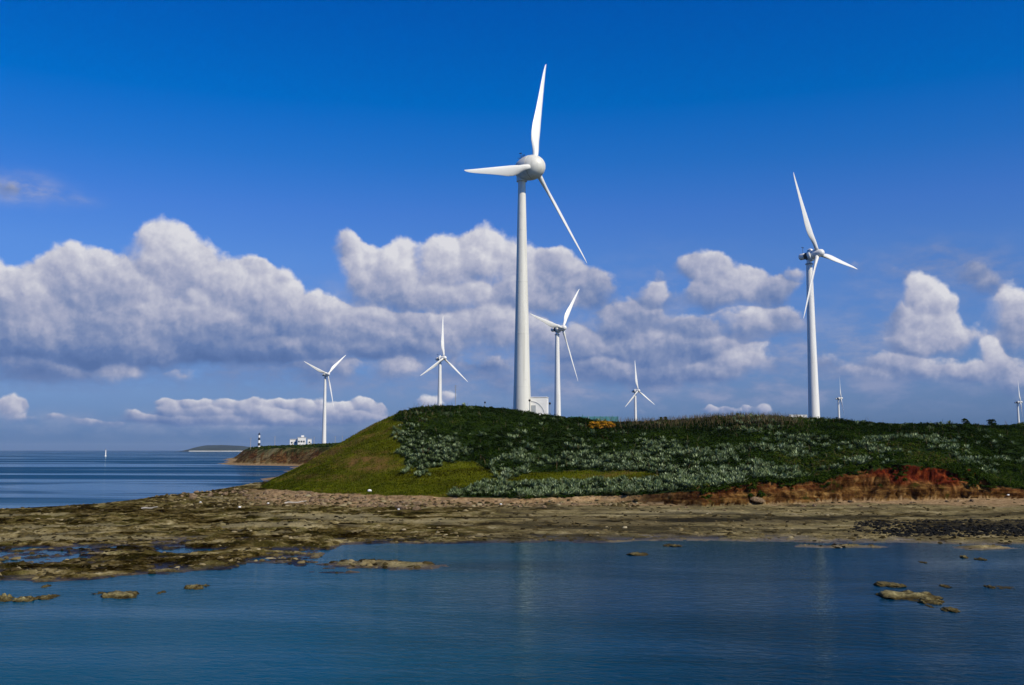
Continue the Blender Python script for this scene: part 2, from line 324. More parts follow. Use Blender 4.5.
def mat_ground():
    m, g = new_mat('shore_and_hill_ground')
    pos = g.n('ShaderNodeNewGeometry').outputs['Position']
    A = lambda n: g.n('ShaderNodeAttribute', attribute_name=n).outputs['Fac']
    gr, cl, red, veg, sand, low = A('m_grass'), A('m_cliff'), A('m_red'), A('m_veg'), A('m_sand'), A('m_dark')
    xy = g.v('MULTIPLY', pos, (1, 1, 0))
    # reef and mud flat
    n1 = g.noise(xy, 0.30, 6, 0.68, 0.9); n2 = g.noise(xy, 1.1, 6, 0.65, 0.3); n3 = g.noise(pos, 5.5, 4, 0.7)
    n4 = g.noise(g.v('ADD', xy, (31, 7, 0)), 0.45, 5, 0.6, 0.8)
    reef = g.colramp(g.m('MULTIPLY_ADD', n2, 0.30, g.m('MULTIPLY', n1, 0.70)), [(0.43, (0.010, 0.006, 0.001)), (0.475, (0.050, 0.036, 0.009)), (0.515, (0.115, 0.086, 0.028)), (0.56, (0.22, 0.175, 0.075)), (0.63, (0.37, 0.31, 0.165))])
    algae = g.colramp(n1, [(0.4, (0.014, 0.012, 0.003)), (0.5, (0.050, 0.042, 0.008)), (0.62, (0.14, 0.12, 0.035))])
    reef = g.mix(g.ramp(n4, 0.50, 0.58, 0, 0.8), reef, algae)
    reef = g.mix(g.ramp(n3, 0.30, 0.46, 0.75, 0), reef, (0.018, 0.014, 0.008))
    n5 = g.noise(g.v('MULTIPLY', xy, (0.35, 1, 1)), 0.10, 4, 0.6, 0.8)
    reef = g.mix(g.ramp(n5, 0.50, 0.64, 0, 0.8), reef, g.mix(1.0, reef, (0.30, 0.27, 0.20), 'MULTIPLY'))
    reef = g.mix(g.ramp(n5, 0.46, 0.36, 0, 0.55), reef, (0.30, 0.255, 0.14))
    z = g.n('ShaderNodeSeparateXYZ', {0: pos}).outputs[2]
    wet = g.ramp(g.m('MULTIPLY_ADD', n3, 0.08, z), 0.06, 0.16, 1, 0)
    reef = g.mix(wet, reef, g.mix(1.0, reef, (0.42, 0.36, 0.28), 'MULTIPLY'))
    reef = g.mix(g.m('MULTIPLY', low, 0.85), reef, (0.022, 0.020, 0.014))
    # upper beach: pale pinkish sand and rubble
    sd = g.colramp(g.m('MULTIPLY_ADD', n3, 0.4, g.m('MULTIPLY', n2, 0.6)), [(0.33, (0.09, 0.055, 0.026)), (0.46, (0.21, 0.135, 0.066)), (0.58, (0.36, 0.25, 0.135)), (0.75, (0.50, 0.38, 0.24))])
    sdl = A('m_pale'); reef = g.mix(g.m('MULTIPLY', sdl, g.ramp(n4, 0.32, 0.52)), reef, g.mix(n2, (0.17, 0.135, 0.062), (0.36, 0.30, 0.17)))
    c = g.mix(sand, reef, sd)
    # cliff: ochre strata, red soil above
    st = g.noise(g.v('MULTIPLY', pos, (0.30, 0.30, 2.4)), 1.0, 6, 0.7, 0.5)
    cv = g.noise(g.v('MULTIPLY', pos, (1.0, 1.0, 0.6)), 1.1, 6, 0.72)
    och = g.colramp(g.m('MULTIPLY_ADD', st, 0.5, g.m('MULTIPLY', cv, 0.5)), [(0.40, (0.014, 0.006, 0.002)), (0.475, (0.050, 0.022, 0.007)), (0.55, (0.125, 0.066, 0.020)), (0.66, (0.30, 0.19, 0.072))])
    rd = g.colramp(cv, [(0.36, (0.016, 0.003, 0.002)), (0.49, (0.065, 0.011, 0.005)), (0.58, (0.14, 0.026, 0.008)), (0.70, (0.23, 0.08, 0.022))])
    cg = g.mix(red, och, rd)
    cg = g.mix(g.ramp(g.noise(pos, 0.8, 5, 0.7), 0.57, 0.63, 0, 0.7), cg, (0.022, 0.026, 0.004))
    c = g.mix(cl, c, cg)
    # grass sward
    gn = g.noise(g.v('MULTIPLY', pos, (0.35, 1, 1)), 0.45, 5, 0.65, 0.5); gf = g.noise(pos, 3.5, 5, 0.7)
    ga = g.colramp(g.m('MULTIPLY_ADD', gf, 0.5, g.m('MULTIPLY', gn, 0.5)), [(0.35, (0.025, 0.022, 0.002)), (0.46, (0.055, 0.056, 0.003)), (0.55, (0.078, 0.090, 0.004)), (0.68, (0.14, 0.125, 0.022))])
    brown = g.mix(gf, (0.08, 0.045, 0.012), (0.20, 0.12, 0.04))
    ga = g.mix(g.m('MULTIPLY', A('m_brown'), g.ramp(g.noise(pos, 0.5, 5, 0.7), 0.35, 0.6)), ga, brown)
    c = g.mix(gr, c, ga)
    vg = g.colramp(gf, [(0.35, (0.006, 0.010, 0.003)), (0.6, (0.018, 0.034, 0.008)), (0.8, (0.04, 0.05, 0.015))])
    c = g.mix(veg, c, vg)
    h = g.m('MULTIPLY_ADD', n3, 0.5, g.m('MULTIPLY', n2, 1.0))
    h = g.m('MULTIPLY_ADD', g.noise(pos, 14, 3, 0.6), 0.25, h)
    nrm = g.n('ShaderNodeBump', {'Height': h, 'Strength': 0.9, 'Distance': 0.22}).outputs[0]
    ro = g.m('SUBTRACT', 0.92, g.m('MULTIPLY', wet, 0.45))
    finish(g, g.n('ShaderNodeBsdfPrincipled', {'Base Color': c, 'Roughness': ro, 'Normal': nrm, 'Specular IOR Level': g.m('MULTIPLY', wet, 0.3)})); return m
M_GROUND = mat_ground()

def mat_rock(name, stops, wetline=True):
    m, g = new_mat(name)
    pos = g.n('ShaderNodeNewGeometry').outputs['Position']
    n = g.noise(pos, 2.2, 6, 0.65, 0.3); n3 = g.noise(pos, 9, 4, 0.7)
    c = g.colramp(g.m('MULTIPLY_ADD', n3, 0.4, g.m('MULTIPLY', n, 0.6)), stops)
    if wetline:
        z = g.n('ShaderNodeSeparateXYZ', {0: pos}).outputs[2]
        c = g.mix(g.ramp(g.m('MULTIPLY_ADD', n3, 0.1, z), 0.07, 0.2, 1, 0), c, g.mix(1.0, c, (0.3, 0.26, 0.2), 'MULTIPLY'))
    nrm = g.n('ShaderNodeBump', {'Height': g.m('ADD', n, n3), 'Strength': 0.8, 'Distance': 0.12}).outputs[0]
    finish(g, g.n('ShaderNodeBsdfPrincipled', {'Base Color': c, 'Roughness': 0.85, 'Normal': nrm, 'Specular IOR Level': 0.03})); return m
M_ROCK = mat_rock('reef_rock', [(0.35, (0.035, 0.028, 0.012)), (0.48, (0.15, 0.125, 0.055)), (0.60, (0.30, 0.26, 0.12)), (0.75, (0.42, 0.37, 0.20))])
M_BASALT = mat_rock('dark_basalt', [(0.35, (0.004, 0.004, 0.003)), (0.52, (0.010, 0.010, 0.009)), (0.66, (0.030, 0.029, 0.027)), (0.8, (0.12, 0.12, 0.11))], False)
M_BOULD = mat_rock('shore_boulder', [(0.35, (0.035, 0.022, 0.012)), (0.5, (0.16, 0.11, 0.065)), (0.65, (0.32, 0.24, 0.15)), (0.8, (0.45, 0.36, 0.25))], False)

def mat_water():
    m, g = new_mat('sea_water')
    pos = g.n('ShaderNodeNewGeometry').outputs['Position']
    rot = g.n('ShaderNodeVectorRotate', {'Vector': pos, 'Angle': R_(9)}, rotation_type='Z_AXIS').outputs[0]
    st = g.v('MULTIPLY', rot, (0.5, 1.0, 0))
    r1 = g.noise(st, 3.0, 4, 0.62, 0.6); r2 = g.noise(st, 0.7, 3, 0.5, 0.3); r3 = g.noise(rot, 9, 2, 0.5)
    sp = g.n('ShaderNodeSeparateXYZ', {0: pos})
    # wind bands: rippled water against slicks
    gn = g.noise(g.v('MULTIPLY', rot, (0.22, 1, 0)), 0.020, 5, 0.62, 0.6)
    gust = g.ramp(gn, 0.43, 0.54)
    gl = g.ramp(g.noise(g.v('MULTIPLY', rot, (0.30, 1, 0)), 0.13, 4, 0.6, 0.6), 0.38, 0.62)
    near = g.ramp(sp.outputs[1], 95, 130, 1, 0)
    gust = g.m('ADD', g.m('MULTIPLY', gl, near), g.m('MULTIPLY', gust, g.m('SUBTRACT', 1.0, near)))
    lee = g.m('MULTIPLY', g.ramp(sp.outputs[1], 44, 58), g.m('MULTIPLY', near, g.ramp(sp.outputs[0], -8, 6)))
    amp = g.m('MULTIPLY', g.m('MULTIPLY_ADD', gust, 0.35, 0.75), g.m('SUBTRACT', 1.0, g.m('MULTIPLY', lee, 0.62)))
    h = g.m('MULTIPLY_ADD', r2, 1.0, g.m('MULTIPLY_ADD', r3, 0.12, r1))
    nrd = g.n('ShaderNodeBump', {'Height': h, 'Strength': amp, 'Distance': 0.085}).outputs[0]
    nrm = g.n('ShaderNodeBump', {'Height': g.m('MULTIPLY_ADD', r2, 0.35, g.m('MULTIPLY_ADD', r3, 0.1, r1)), 'Strength': amp, 'Distance': 0.030}).outputs[0]
    big = g.noise(g.v('MULTIPLY', pos, (0.5, 1, 0)), 0.045, 4, 0.55, 0.6)
    c = g.mix(g.ramp(g.m('MULTIPLY_ADD', sp.outputs[0], -0.022, big), 0.36, 0.72), (0.0, 0.020, 0.040), (0.0, 0.052, 0.096))
    c = g.mix(g.ramp(sp.outputs[1], 95, 130), c, (0.0, 0.040, 0.105))
    fr = g.n('ShaderNodeFresnel', {'IOR': 1.33, 'Normal': nrm}).outputs[0]
    fac = g.m('MULTIPLY', g.m('MULTIPLY_ADD', g.m('MULTIPLY', fr, fr), g.m('MULTIPLY', near, 2.7), g.m('MULTIPLY', fr, g.m('SUBTRACT', 1.0, near))), g.m('SUBTRACT', g.m('MULTIPLY_ADD', near, -0.38, 0.88), g.m('MULTIPLY', gust, g.m('MULTIPLY_ADD', near, -0.58, 0.74))))
    d = g.n('ShaderNodeBsdfDiffuse', {'Color': c, 'Normal': nrd})
    gs = g.n('ShaderNodeBsdfGlossy', {'Color': (0.74, 0.92, 1, 1), 'Roughness': 0.05, 'Normal': nrm})
    mx = g.n('ShaderNodeMixShader', {0: fac, 1: d.outputs[0], 2: gs.outputs[0]})
    g.nt.links.new(mx.outputs[0], g.n('ShaderNodeOutputMaterial').inputs[0]); return m
M_WATER = mat_water()

# ------------------------------------------------------------------ terrain
def xp(u): return 512 + u * F * 1.0
def tab(pts):
    xs = np.array([p[0] for p in pts], float); ys = np.array([p[1] for p in pts], float)
    return lambda x: np.interp(x, xs, ys)
def y2Y(y, z=0.0): return (CH - z) * F / np.maximum(y - 450.0, 0.5)      # depth of a level point seen at row y
near_y = tab([(0,578),(50,579),(95,577),(130,573),(160,571),(175,574),(200,568),(240,566),(290,563),(318,557),(332,549),(345,543),(400,541.5),(440,543),(480,541),(520,540),(560,540.5),(600,541),(640,538.5),(700,540),(760,539),(820,540.5),(900,541),(960,542),(1024,544)])
far_y = tab([(0,508),(60,505),(100,503),(140,499),(160,496),(200,492.5),(240,487),(262,483),(280,479),(300,474)])
foot_y = tab([(240,487),(262,489),(330,494),(400,497),(460,499),(520,500),(600,499),(640,500),(700,503),(760,501),(840,499),(1024,497)])
_sky = tab([(240,487),(262,486),(285,475),(310,462.5),(330,450),(350,438),(375,424),(398,412.5),(415,407),(430,405),(460,404),(480,405),(500,407),(515,410),(530,412),(560,415),(600,418),(650,418.5),(680,417),(700,415),(730,413.5),(760,413),(800,415.5),(840,417),(880,420),(920,421.5),(960,421.5),(985,422.5),(1024,421.5),(1100,421)])
sky_y = lambda x: _sky(x) + 2.5 * sstep(370, 420, x) + 1.8 * sstep(560, 600, x)
clh = tab([(240,.0),(300,.25),(400,.35),(520,.45),(600,.55),(640,.8),(660,1.1),(700,1.5),(735,2.0),(755,2.4),(790,2.0),(820,2.4),(850,3.2),(870,3.5),(905,3.9),(930,3.5),(960,3.5),(975,3.0),(990,1.5),(1024,.9),(1200,.8)])
brow_Y = tab([(240,140),(300,146),(400,158),(520,166),(700,164),(900,158),(1024,156)])
coast = np.array([(-45,181),(-52,215),(-58,265),(-70,320),(-78,368),(-92,384),(-109,398),(-124,428),(-148,520),(-200,700),(-260,1000),(-300,1700),(1400,1700),(1400,100),(140,132),(60,150),(-20,158),(-34,162)], float)
def coast_dist(X, Y):
    d = np.full(X.shape, 1e9)
    for (x0, y0), (x1, y1) in zip(coast, np.roll(coast, -1, 0)):
        ex, ey = x1 - x0, y1 - y0; t = np.clip(((X - x0) * ex + (Y - y0) * ey) / (ex * ex + ey * ey), 0, 1)
        d = np.minimum(d, np.hypot(X - x0 - t * ex, Y - y0 - t * ey))
    ins = inpoly(X, Y, [tuple(c) for c in coast])
    return np.where(ins, d, -d)
ISLES = [(370, 562.5, 92, 3.6, .085), (335, 569, 30, 2.2, .07), (845, 544.5, 50, 1.3, .07), (990, 546, 50, 1.5, .07), (820, 470, 0, 0, 0)]
def height(X, Y):
    u = X / Y; x = xp(u)
    Yn = y2Y(near_y(x)); Yf = y2Y(far_y(x))
    Yn = Yn + fbm(X, Y, 9, 3, 5) * 0.8
    d = Y - Yn
    leftish = sstep(420, 200, x)
    slope = 0.0135 * (1 - leftish) + 0.0055 * leftish
    flat = np.where(d > 0, 0.07 * (1 - np.exp(-d / 1.2)) + slope * d, d * 0.22)
    rocky = 0.35 + 0.65 * np.maximum(sstep(480, 330, x), sstep(3.5, 0.5, d) * 0.6)
    led = fbm(X, Y, 3.2, 4, 13, 0.55); led2 = fbm(X + 40, Y, 1.3, 3, 17, 0.55)
    rough = (fbm(X, Y * 1.0, 2.6, 6, 11, 0.7) * 0.15 + sstep(-.03, .06, led) * 0.12 + sstep(.02, .14, led2) * 0.09 - 0.10) * rocky
    # pools on the left reef
    yp = 450 + CH * F / Y
    pool = sstep(1, 0.55, np.hypot((x - 110) / 150, (yp - 553) / 13)) * 0.065 + sstep(1, .5, np.hypot((x - 30) / 60, (yp - 560) / 6)) * 0.05
    fade = sstep(-1.5, 2.5, d)
    flat = flat + (rough * (0.4 + 0.6 * fade)) - pool
    # tongue and bars of reef off the shore
    for (ix, iy, iw, ih, hh) in ISLES:
        if iw == 0: continue
        wx = fbm(X, Y, 2.5, 3, 31) * 5
        tilt = (x - ix) * 0.012
        rr = np.hypot((x - ix + wx) / iw, (yp - iy - tilt + wx * .12) / ih)
        flat = np.maximum(flat, (1 - rr) * hh * 2.2 + rough * 0.8 - 0.02)
    # left: the flat ends at the open sea
    seaf = np.where(x < 300, (Yf - Y + fbm(X, Y, 12, 3, 8) * 3.0) * 0.055, 50.0)
    flat = np.where(Y < 185, np.minimum(flat, np.maximum(seaf, -3)), np.minimum(flat, 0.2 + 0 * Y))
    flat = np.where((Y >= 165) & (x < 330), np.minimum(flat, -0.2 - (Y - 165) * .02), flat)
    # hill
    Y0 = y2Y(foot_y(x), 0.8) + fbm(X * 1.0, X * 0 + 3.0, 7, 4, 41) * 1.6 * sstep(600, 720, x) + fbm(X, X * 0, 2.2, 2, 44) * 0.5
    Yb = brow_Y(x); zb = CH + (450 - sky_y(x)) / F * Yb
    hc = clh(x); z0 = np.clip(flat, 0.2, 0.95)
    on = sstep(246, 275, x)
    wc = 0.9 + hc * 0.45
    t1 = np.clip((Y - Y0) / wc, 0, 1)
    ledge = t1 + 0.10 * np.sin(t1 * 9 + fbm(X, Y * 0, 5, 2, 55) * 3) * (t1 * (1 - t1)) * 4
    cliffz = hc * np.clip(ledge, 0, 1) ** 0.8
    t = np.clip((Y - Y0 - wc) / np.maximum(Yb - Y0 - wc, 1), 0, 1)
    s = 0.42 * t + 0.58 * (t * t * (3 - 2 * t))
    body = (zb - z0 - hc) * s
    bump = (fbm(X, Y, 14, 4, 61) * 0.9 + fbm(X, Y, 3.5, 3, 71) * 0.25) * np.sin(np.pi * np.clip(t, 0, 1)) ** 0.7 * (0.35 + 0.65 * sstep(400, 470, x))
    tz = body + fbm(X, Y, 8, 3, 62) * 1.2
    hill = z0 + cliffz + body + bump + 0.16 * np.sin(tz * 4.2) * sstep(0.02, .15, t) * sstep(1, .9, t) * sstep(470, 400, x)
    back = np.clip((Y - Yb) / 26, 0, 1); drop = back * back * (3 - 2 * back)
    hill = hill * (1 - drop) + (-0.6) * drop
    hill = np.where(Y > Y0, hill, -9)
    hill = np.where(x > 246, hill * on + (flat) * (1 - on), -9)
    # plateau behind and the far cape
    cd = coast_dist(X, Y) + fbm(X, Y, 16, 4, 81) * 4.0
    cape = sstep(335, 366, Y)
    zc = np.where(cd < 6, cd * 0.10, 0.6 + sstep(5, 15, cd) * 5.9 + np.clip(cd - 9, 0, 90) * 0.045)
    zs = np.where(cd < 8, cd * 0.09, 0.72 + (cd - 8) * 0.20)
    zs = np.minimum(zs, 9.6 + fbm(X, Y, 60, 3, 91) * 0.8)
    bk = zs * (1 - cape) + zc * cape
    bk = np.minimum(bk, 11.0 + fbm(X, Y, 90, 3, 95) * 0.8)
    bk = np.where(Y > 150, bk, -9)
    z = np.maximum(np.maximum(flat, hill), bk)
    return np.maximum(z, -2.5), (x, yp, d, Y0, hc, wc, t, t1, hill, bk, cd, Yb)

cols = np.concatenate([np.arange(-0.78, -0.54, 0.004), np.arange(-0.54, 0.54, 1.0 / F), np.arange(0.54, 0.78, 0.004)])
nc = len(cols)
x_c = xp(cols); Y0c = y2Y(foot_y(x_c), 0.8); Ybc = brow_Y(x_c)
NA, NB, NC_, ND = 250, 34, 150, 330
rowsA = 1.0 / (np.linspace(1 / 40.0, 1.0 / (Y0c - 2.2), NA))            # (NA, nc)
rowsB = Y0c - 2.2 + (np.linspace(0, 1, NB + 1)[1:, None]) * 6.4
sC = np.linspace(0, 1, NC_ + 1)[1:, None]
rowsC = rowsB[-1] + sC * (Ybc + 6 - rowsB[-1])
k = np.linspace(0, 1, ND + 1)[1:, None]
rowsD = rowsC[-1] * (1650.0 / rowsC[-1]) ** (k ** 1.0)
YY = np.concatenate([rowsA, rowsB, rowsC, rowsD]); XX = YY * cols[None, :]
ZZ, info = height(XX, YY)
(x_, yp_, d_, Y0_, hc_, wc_, t_, t1_, hill_, bk_, cd_, Yb_) = info
nr = YY.shape[0]
# horizontal displacement of the cliff face: gullies and ledges
onc = ((YY > Y0_ - 0.2) & (YY < Y0_ + wc_ + 0.6) & (x_ > 246)).astype(float)
idx = np.arange(nr * nc).reshape(nr, nc)
faces = np.stack([idx[:-1, :-1], idx[:-1, 1:], idx[1:, 1:], idx[1:, :-1]], -1).reshape(-1, 4)
YD = YY + onc * ((fbm(XX, ZZ * 1.3, 2.0, 5, 101, .6) * 1.0 + sstep(-.1, .1, fbm(XX, ZZ * 3, 3.0, 3, 103)) * .5) * np.clip(hc_ / 2.0, 0, 1))
# masks
px, py = project(XX, YY, ZZ)
wx = px + fbm(XX, YY, 3.0, 4, 111) * 9; wy = py + fbm(XX, YY, 3.0, 4, 112) * 3.0
G_POLY = [(240,495),(262,480),(300,460),(350,432),(380,414),(396,407),(402,430),(396,445),(405,464),(425,469),(445,462),(470,462),(490,470),(520,474),(560,471),(640,471),(665,475),(640,481),(560,482),(500,483),(455,489),(452,500),(330,500)]
hillmask = (hill_ > 0.9) & (YY > Y0_ + wc_ * 0.9) & (YY < Yb_ + 30) & (x_ > 250)
front = (YY < Yb_ + 2)
grass = inpoly(wx, wy, G_POLY) & hillmask
veg = hillmask & ~grass
land_back = (bk_ >= ZZ - 1e-6) & (YY > 168)
far_grass = land_back & (ZZ > 5.2 + fbm(XX, YY, 4, 3, 77) * 2.2) & (cd_ > 8)
cliff = ((YY > Y0_ - 0.15) & (YY < Y0_ + wc_ * 1.02) & (x_ > 600) & ~far_grass & (hill_ > 0.3)) | (land_back & (cd_ > 4.0) & (ZZ < 5.2 + fbm(XX, YY, 4, 3, 77) * 2.2) & (ZZ > 0.7) & (YY > 345))
cliffm = cliff.astype(float) * np.where(land_back, 1.0, sstep(600, 660, x_))
redm = np.clip(sstep(0.30, 0.62, t1_ + fbm(XX, ZZ * 2, 2.5, 3, 121) * .35) * sstep(845, 890, wx) * sstep(985, 960, wx) * 1.0 + 0.8 * sstep(.1, .5, fbm(XX, ZZ * .4, 3.0, 3, 123)) * sstep(850, 880, wx) * sstep(990, 965, wx) + 0.45 * sstep(0.3, 1.0, t1_) * sstep(620, 700, x_), 0, 1)
redm = np.where(land_back, 0.05 + 0.3 * fbm(XX, YY, 9, 3, 78), redm)
cliffm = np.where(land_back, cliffm * (0.75 + 0.25 * np.sign(fbm(XX, ZZ * 4, 3, 3, 79))), cliffm)
sandm = sstep(506.5, 502, wy + fbm(XX, YY, 5, 3, 131) * 3) * sstep(230, 280, x_) * (YY < Y0_ + 2)
sandm = np.maximum(sandm, np.where(land_back & (cd_ < 6), 0.8, 0))
dark = .75 * sstep(.10, .38, fbm(XX * .3, YY * 1.1, 3.5, 4, 141)) * sstep(430, 520, x_) + sstep(1, 0.4, np.hypot((px - 990) / 130, (wy - 525) / 6)) + sstep(1, 0.5, np.hypot((px - 800) / 130, (wy - 518) / 3.5)) * .9 + sstep(1, 0.5, np.hypot((px - 700) / 60, (wy - 519.5) / 2.6)) * .8
brown = np.clip(sstep(.2, .5, fbm(XX * .35, YY * 1.0, 4, 4, 213)) * .7 + sstep(1, 0.3, np.hypot((px - 365) / 48, (py - 463) / 13)) + sstep(1, .5, np.hypot((px - 320) / 60, (py - 478) / 5)) * .8 + sstep(1, .6, np.hypot((px - 345) / 60, (py - 452) / 3)) * .6, 0, 1)
vv = np.stack([XX, YD, ZZ], -1).reshape(-1, 3)
ground = np_mesh('ground', vv, faces, M_GROUND, smooth=True)
tag(ground, kind='structure')
attr(ground, 'm_grass', (grass.astype(float))); attr(ground, 'm_veg', np.maximum(veg, far_grass).astype(float) * np.where(far_grass, 0.55, 1))
attr(ground, 'm_cliff', cliffm); attr(ground, 'm_red', redm); attr(ground, 'm_sand', sandm * (~hillmask)); attr(ground, 'm_dark', np.clip(dark, 0, 1)); attr(ground, 'm_brown', brown)
pale = sstep(440, 560, x_) * (1 - np.clip(dark, 0, 1)) * .38 * (YY < Y0_ + 1)
attr(ground, 'm_pale', pale)
def soil(X, Y): return float(height(np.array([float(X)]), np.array([float(Y)]))[0][0])

# sea: one sheet to the horizon
bm = bmesh.new()
L = 12000.0
grid = [-L, -2500, -600, -150, 150, 600, 2500, L]
vs = [[bm.verts.new((x, y, 0)) for x in grid] for y in [-L + 0, -2500, -600, -150, 150, 600, 2500, L]]
for j in range(7):
    for i in range(7): bm.faces.new((vs[j][i], vs[j][i + 1], vs[j + 1][i + 1], vs[j + 1][i]))
water = obj('water', bm, M_WATER); tag(water, kind='structure')

# far headland across the water
def headland():
    n = 90; m = 14; xs = np.linspace(-1420, -900, n); V = []
    for j in range(m):
        w = j / (m - 1)
        for X in xs:
            e = sstep(-1335, -1262, X) * (1.0 - 0.35 * sstep(-1200, -1050, X)) 
            h = (25 * e + fbm(np.array([X]), np.array([w * 50.0]), 60, 4, 3)[0] * 5 * e) * math.sin(math.pi * min(1, w * 1.0)) ** 0.6
            if sstep(-1300, -1290, X) == 0: h = max(h, -1) if e > 0.01 else -2
            V.append((X, 3950 + w * 420, float(np.squeeze(h)) + 0.4))
    V = np.array(V); idx = np.arange(n * m).reshape(m, n)
    Fc = np.stack([idx[:-1, :-1], idx[:-1, 1:], idx[1:, 1:], idx[1:, :-1]], -1).reshape(-1, 4)
    o = np_mesh('headland', V, Fc, simple('headland_scrub', (0.014, 0.028, 0.022), 0.9, 0.5, 0.02, coord='Object'), smooth=True)
    tag(o, kind='structure')
    b = bmesh.new()
    pts = [(-1272 + i * 13, 3935 - 6 * math.sin(i * .7)) for i in range(22)]
    lo = [b.verts.new((x, y, -0.5)) for x, y in pts]; hi = [b.verts.new((x, y + 14, 3.4)) for x, y in pts]
    for i in range(21): b.faces.new((lo[i], lo[i + 1], hi[i + 1], hi[i]))
    s = obj('beach', b, simple('pale_far_sand', (0.42, 0.42, 0.38), 0.9, 0.1, 0.05)); tag(s, kind='structure')
headland()

# ------------------------------------------------------------------ wind turbines
def blade_bm(R=22.0, r0=1.0):
    bm = bmesh.new(); N = 22; seg = 20; rings = []
    st = [(0.0, 1.0, 1.0), (0.03, 1.0, .98), (0.07, 1.1, .92), (0.13, 1.42, .74), (0.20, 1.85, .54), (0.27, 2.1, .42), (0.36, 2.02, .34), (0.5, 1.60, .25), (0.65, 1.22, .18), (0.8, .88, .13), (0.9, .62, .09), (0.96, .40, .06), (0.99, .20, .035), (1.0, .05, .01)]
    S = np.array(st)
    for s in np.concatenate([np.linspace(0, .4, 11), np.linspace(.45, .9, 8), [.94, .97, .985, .995, 1.0]]):
        ch = np.interp(s, S[:, 0], S[:, 1]); th = np.interp(s, S[:, 0], S[:, 2]); z = r0 + s * (R - r0)
        tw = R_(np.interp(s, [0, .1, .25, .5, 1], [-30, -28, -22, -15, -11])); cyl = float(1 - sstep(0.03, 0.2, s))
        le = np.interp(s, [0, .1, .3, 1], [.475, .52, .62, .22])          # leading edge on +X, straightish; trailing edge carries the belly
        ring = []
        for k in range(seg):
            a = 2 * math.pi * k / seg
            ch_ = ch * (1 - .1 * min(1, s * 6)); cx, cy = 0.5 * ch_ * math.cos(a), 0.5 * th * math.sin(a)
            # aerofoil: thick towards the leading edge, thin tail
            f = (1 + math.cos(a)) / 2; ay = 0.5 * th * math.sin(a) * (0.25 + 1.05 * math.sqrt(f))
            ax = le - ch / 2 + cx
            X = cx * cyl + ax * (1 - cyl); Yy = cy * cyl + ay * (1 - cyl)
            ca, sa = math.cos(tw), math.sin(tw)
            ring.append(bm.verts.new((X * ca - Yy * sa, X * sa + Yy * ca - 0.35 * s * s, z)))
        rings.append(ring)
    for A, B in zip(rings, rings[1:]):
        for k in range(seg): bm.faces.new((A[k], A[(k + 1) % seg], B[(k + 1) % seg], B[k]))
    bm.faces.new(rings[-1]); bm.faces.new(rings[0][::-1])
    bmesh.ops.recalc_face_normals(bm, faces=bm.faces)
    return bm
TILT = R_(4)
AX = Matrix.Rotation(-TILT, 4, 'X') @ Matrix.Rotation(R_(90), 4, 'X')     # local +Z -> rotor axis (-Y, a little up)

def tower(root, top, r_base, r_top, door_az, paint=None):
    bm = bmesh.new()
    prof = [(0, -3.0), (r_base * 1.04, -3.0), (r_base * 1.04, 0.0), (r_base, 0.02)]
    n = 5
    for i in range(1, n + 1):
        z = top * i / n; r = r_base + (r_top - r_base) * (i / n) ** 0.9
        prof += [(r + 0.012, z - 0.06), (r + 0.03, z - 0.05), (r + 0.03, z), (r, z + 0.01)] if i < n else [(r, z), (0, z)]
    bm_lathe(bm, prof, seg=48)
    tw = obj('tower', bm, paint or M_PAINT, root, smooth=True)
    tw.data.set_sharp_from_angle(angle=R_(40))
    bm = bmesh.new(); bm_box(bm, (0, 0, 0), (0.95, 0.12, 2.1), 0, 0.03)
    d = obj('door', bm, M_DOOR, tw); a = door_az
    d.location = (math.sin(a) * (r_base - .03), -math.cos(a) * (r_base - .03), 1.6); d.rotation_euler = (0, 0, a)
    bm = bmesh.new()
    for i in range(5): bm_box(bm, (0, -0.15 - i * 0.26, 0.38 - i * .0 - i * 0.19), (1.1, 0.26, 0.05))
    for s in (-1, 1):
        bm_tube(bm, (s * .55, -0.1, 1.4), (s * .55, -1.3, 0.5), 0.025); bm_tube(bm, (s * .55, -1.3, -0.5), (s * .55, -1.3, 0.5), 0.025)
    st = obj('steps', bm, M_GALV, tw); st.location = (math.sin(a) * r_base, -math.cos(a) * r_base, 0.1); st.rotation_euler = (0, 0, a)
    return tw
def blades(root, hub_local, phase, mesh=None, paint=None):
    out = []
    for k in range(3):
        if mesh is None: b = obj('blade', blade_bm(), paint or M_PAINT, root, smooth=True); mesh = b.data
        else: b = bpy.data.objects.new('blade', mesh); C.objects.link(b); b.parent = root
        b.matrix_local = Matrix.Translation(hub_local) @ Matrix.Rotation(-TILT, 4, 'X') @ Matrix.Rotation(phase + k * 2 * math.pi / 3, 4, 'Y')
        out.append(b)
    return mesh

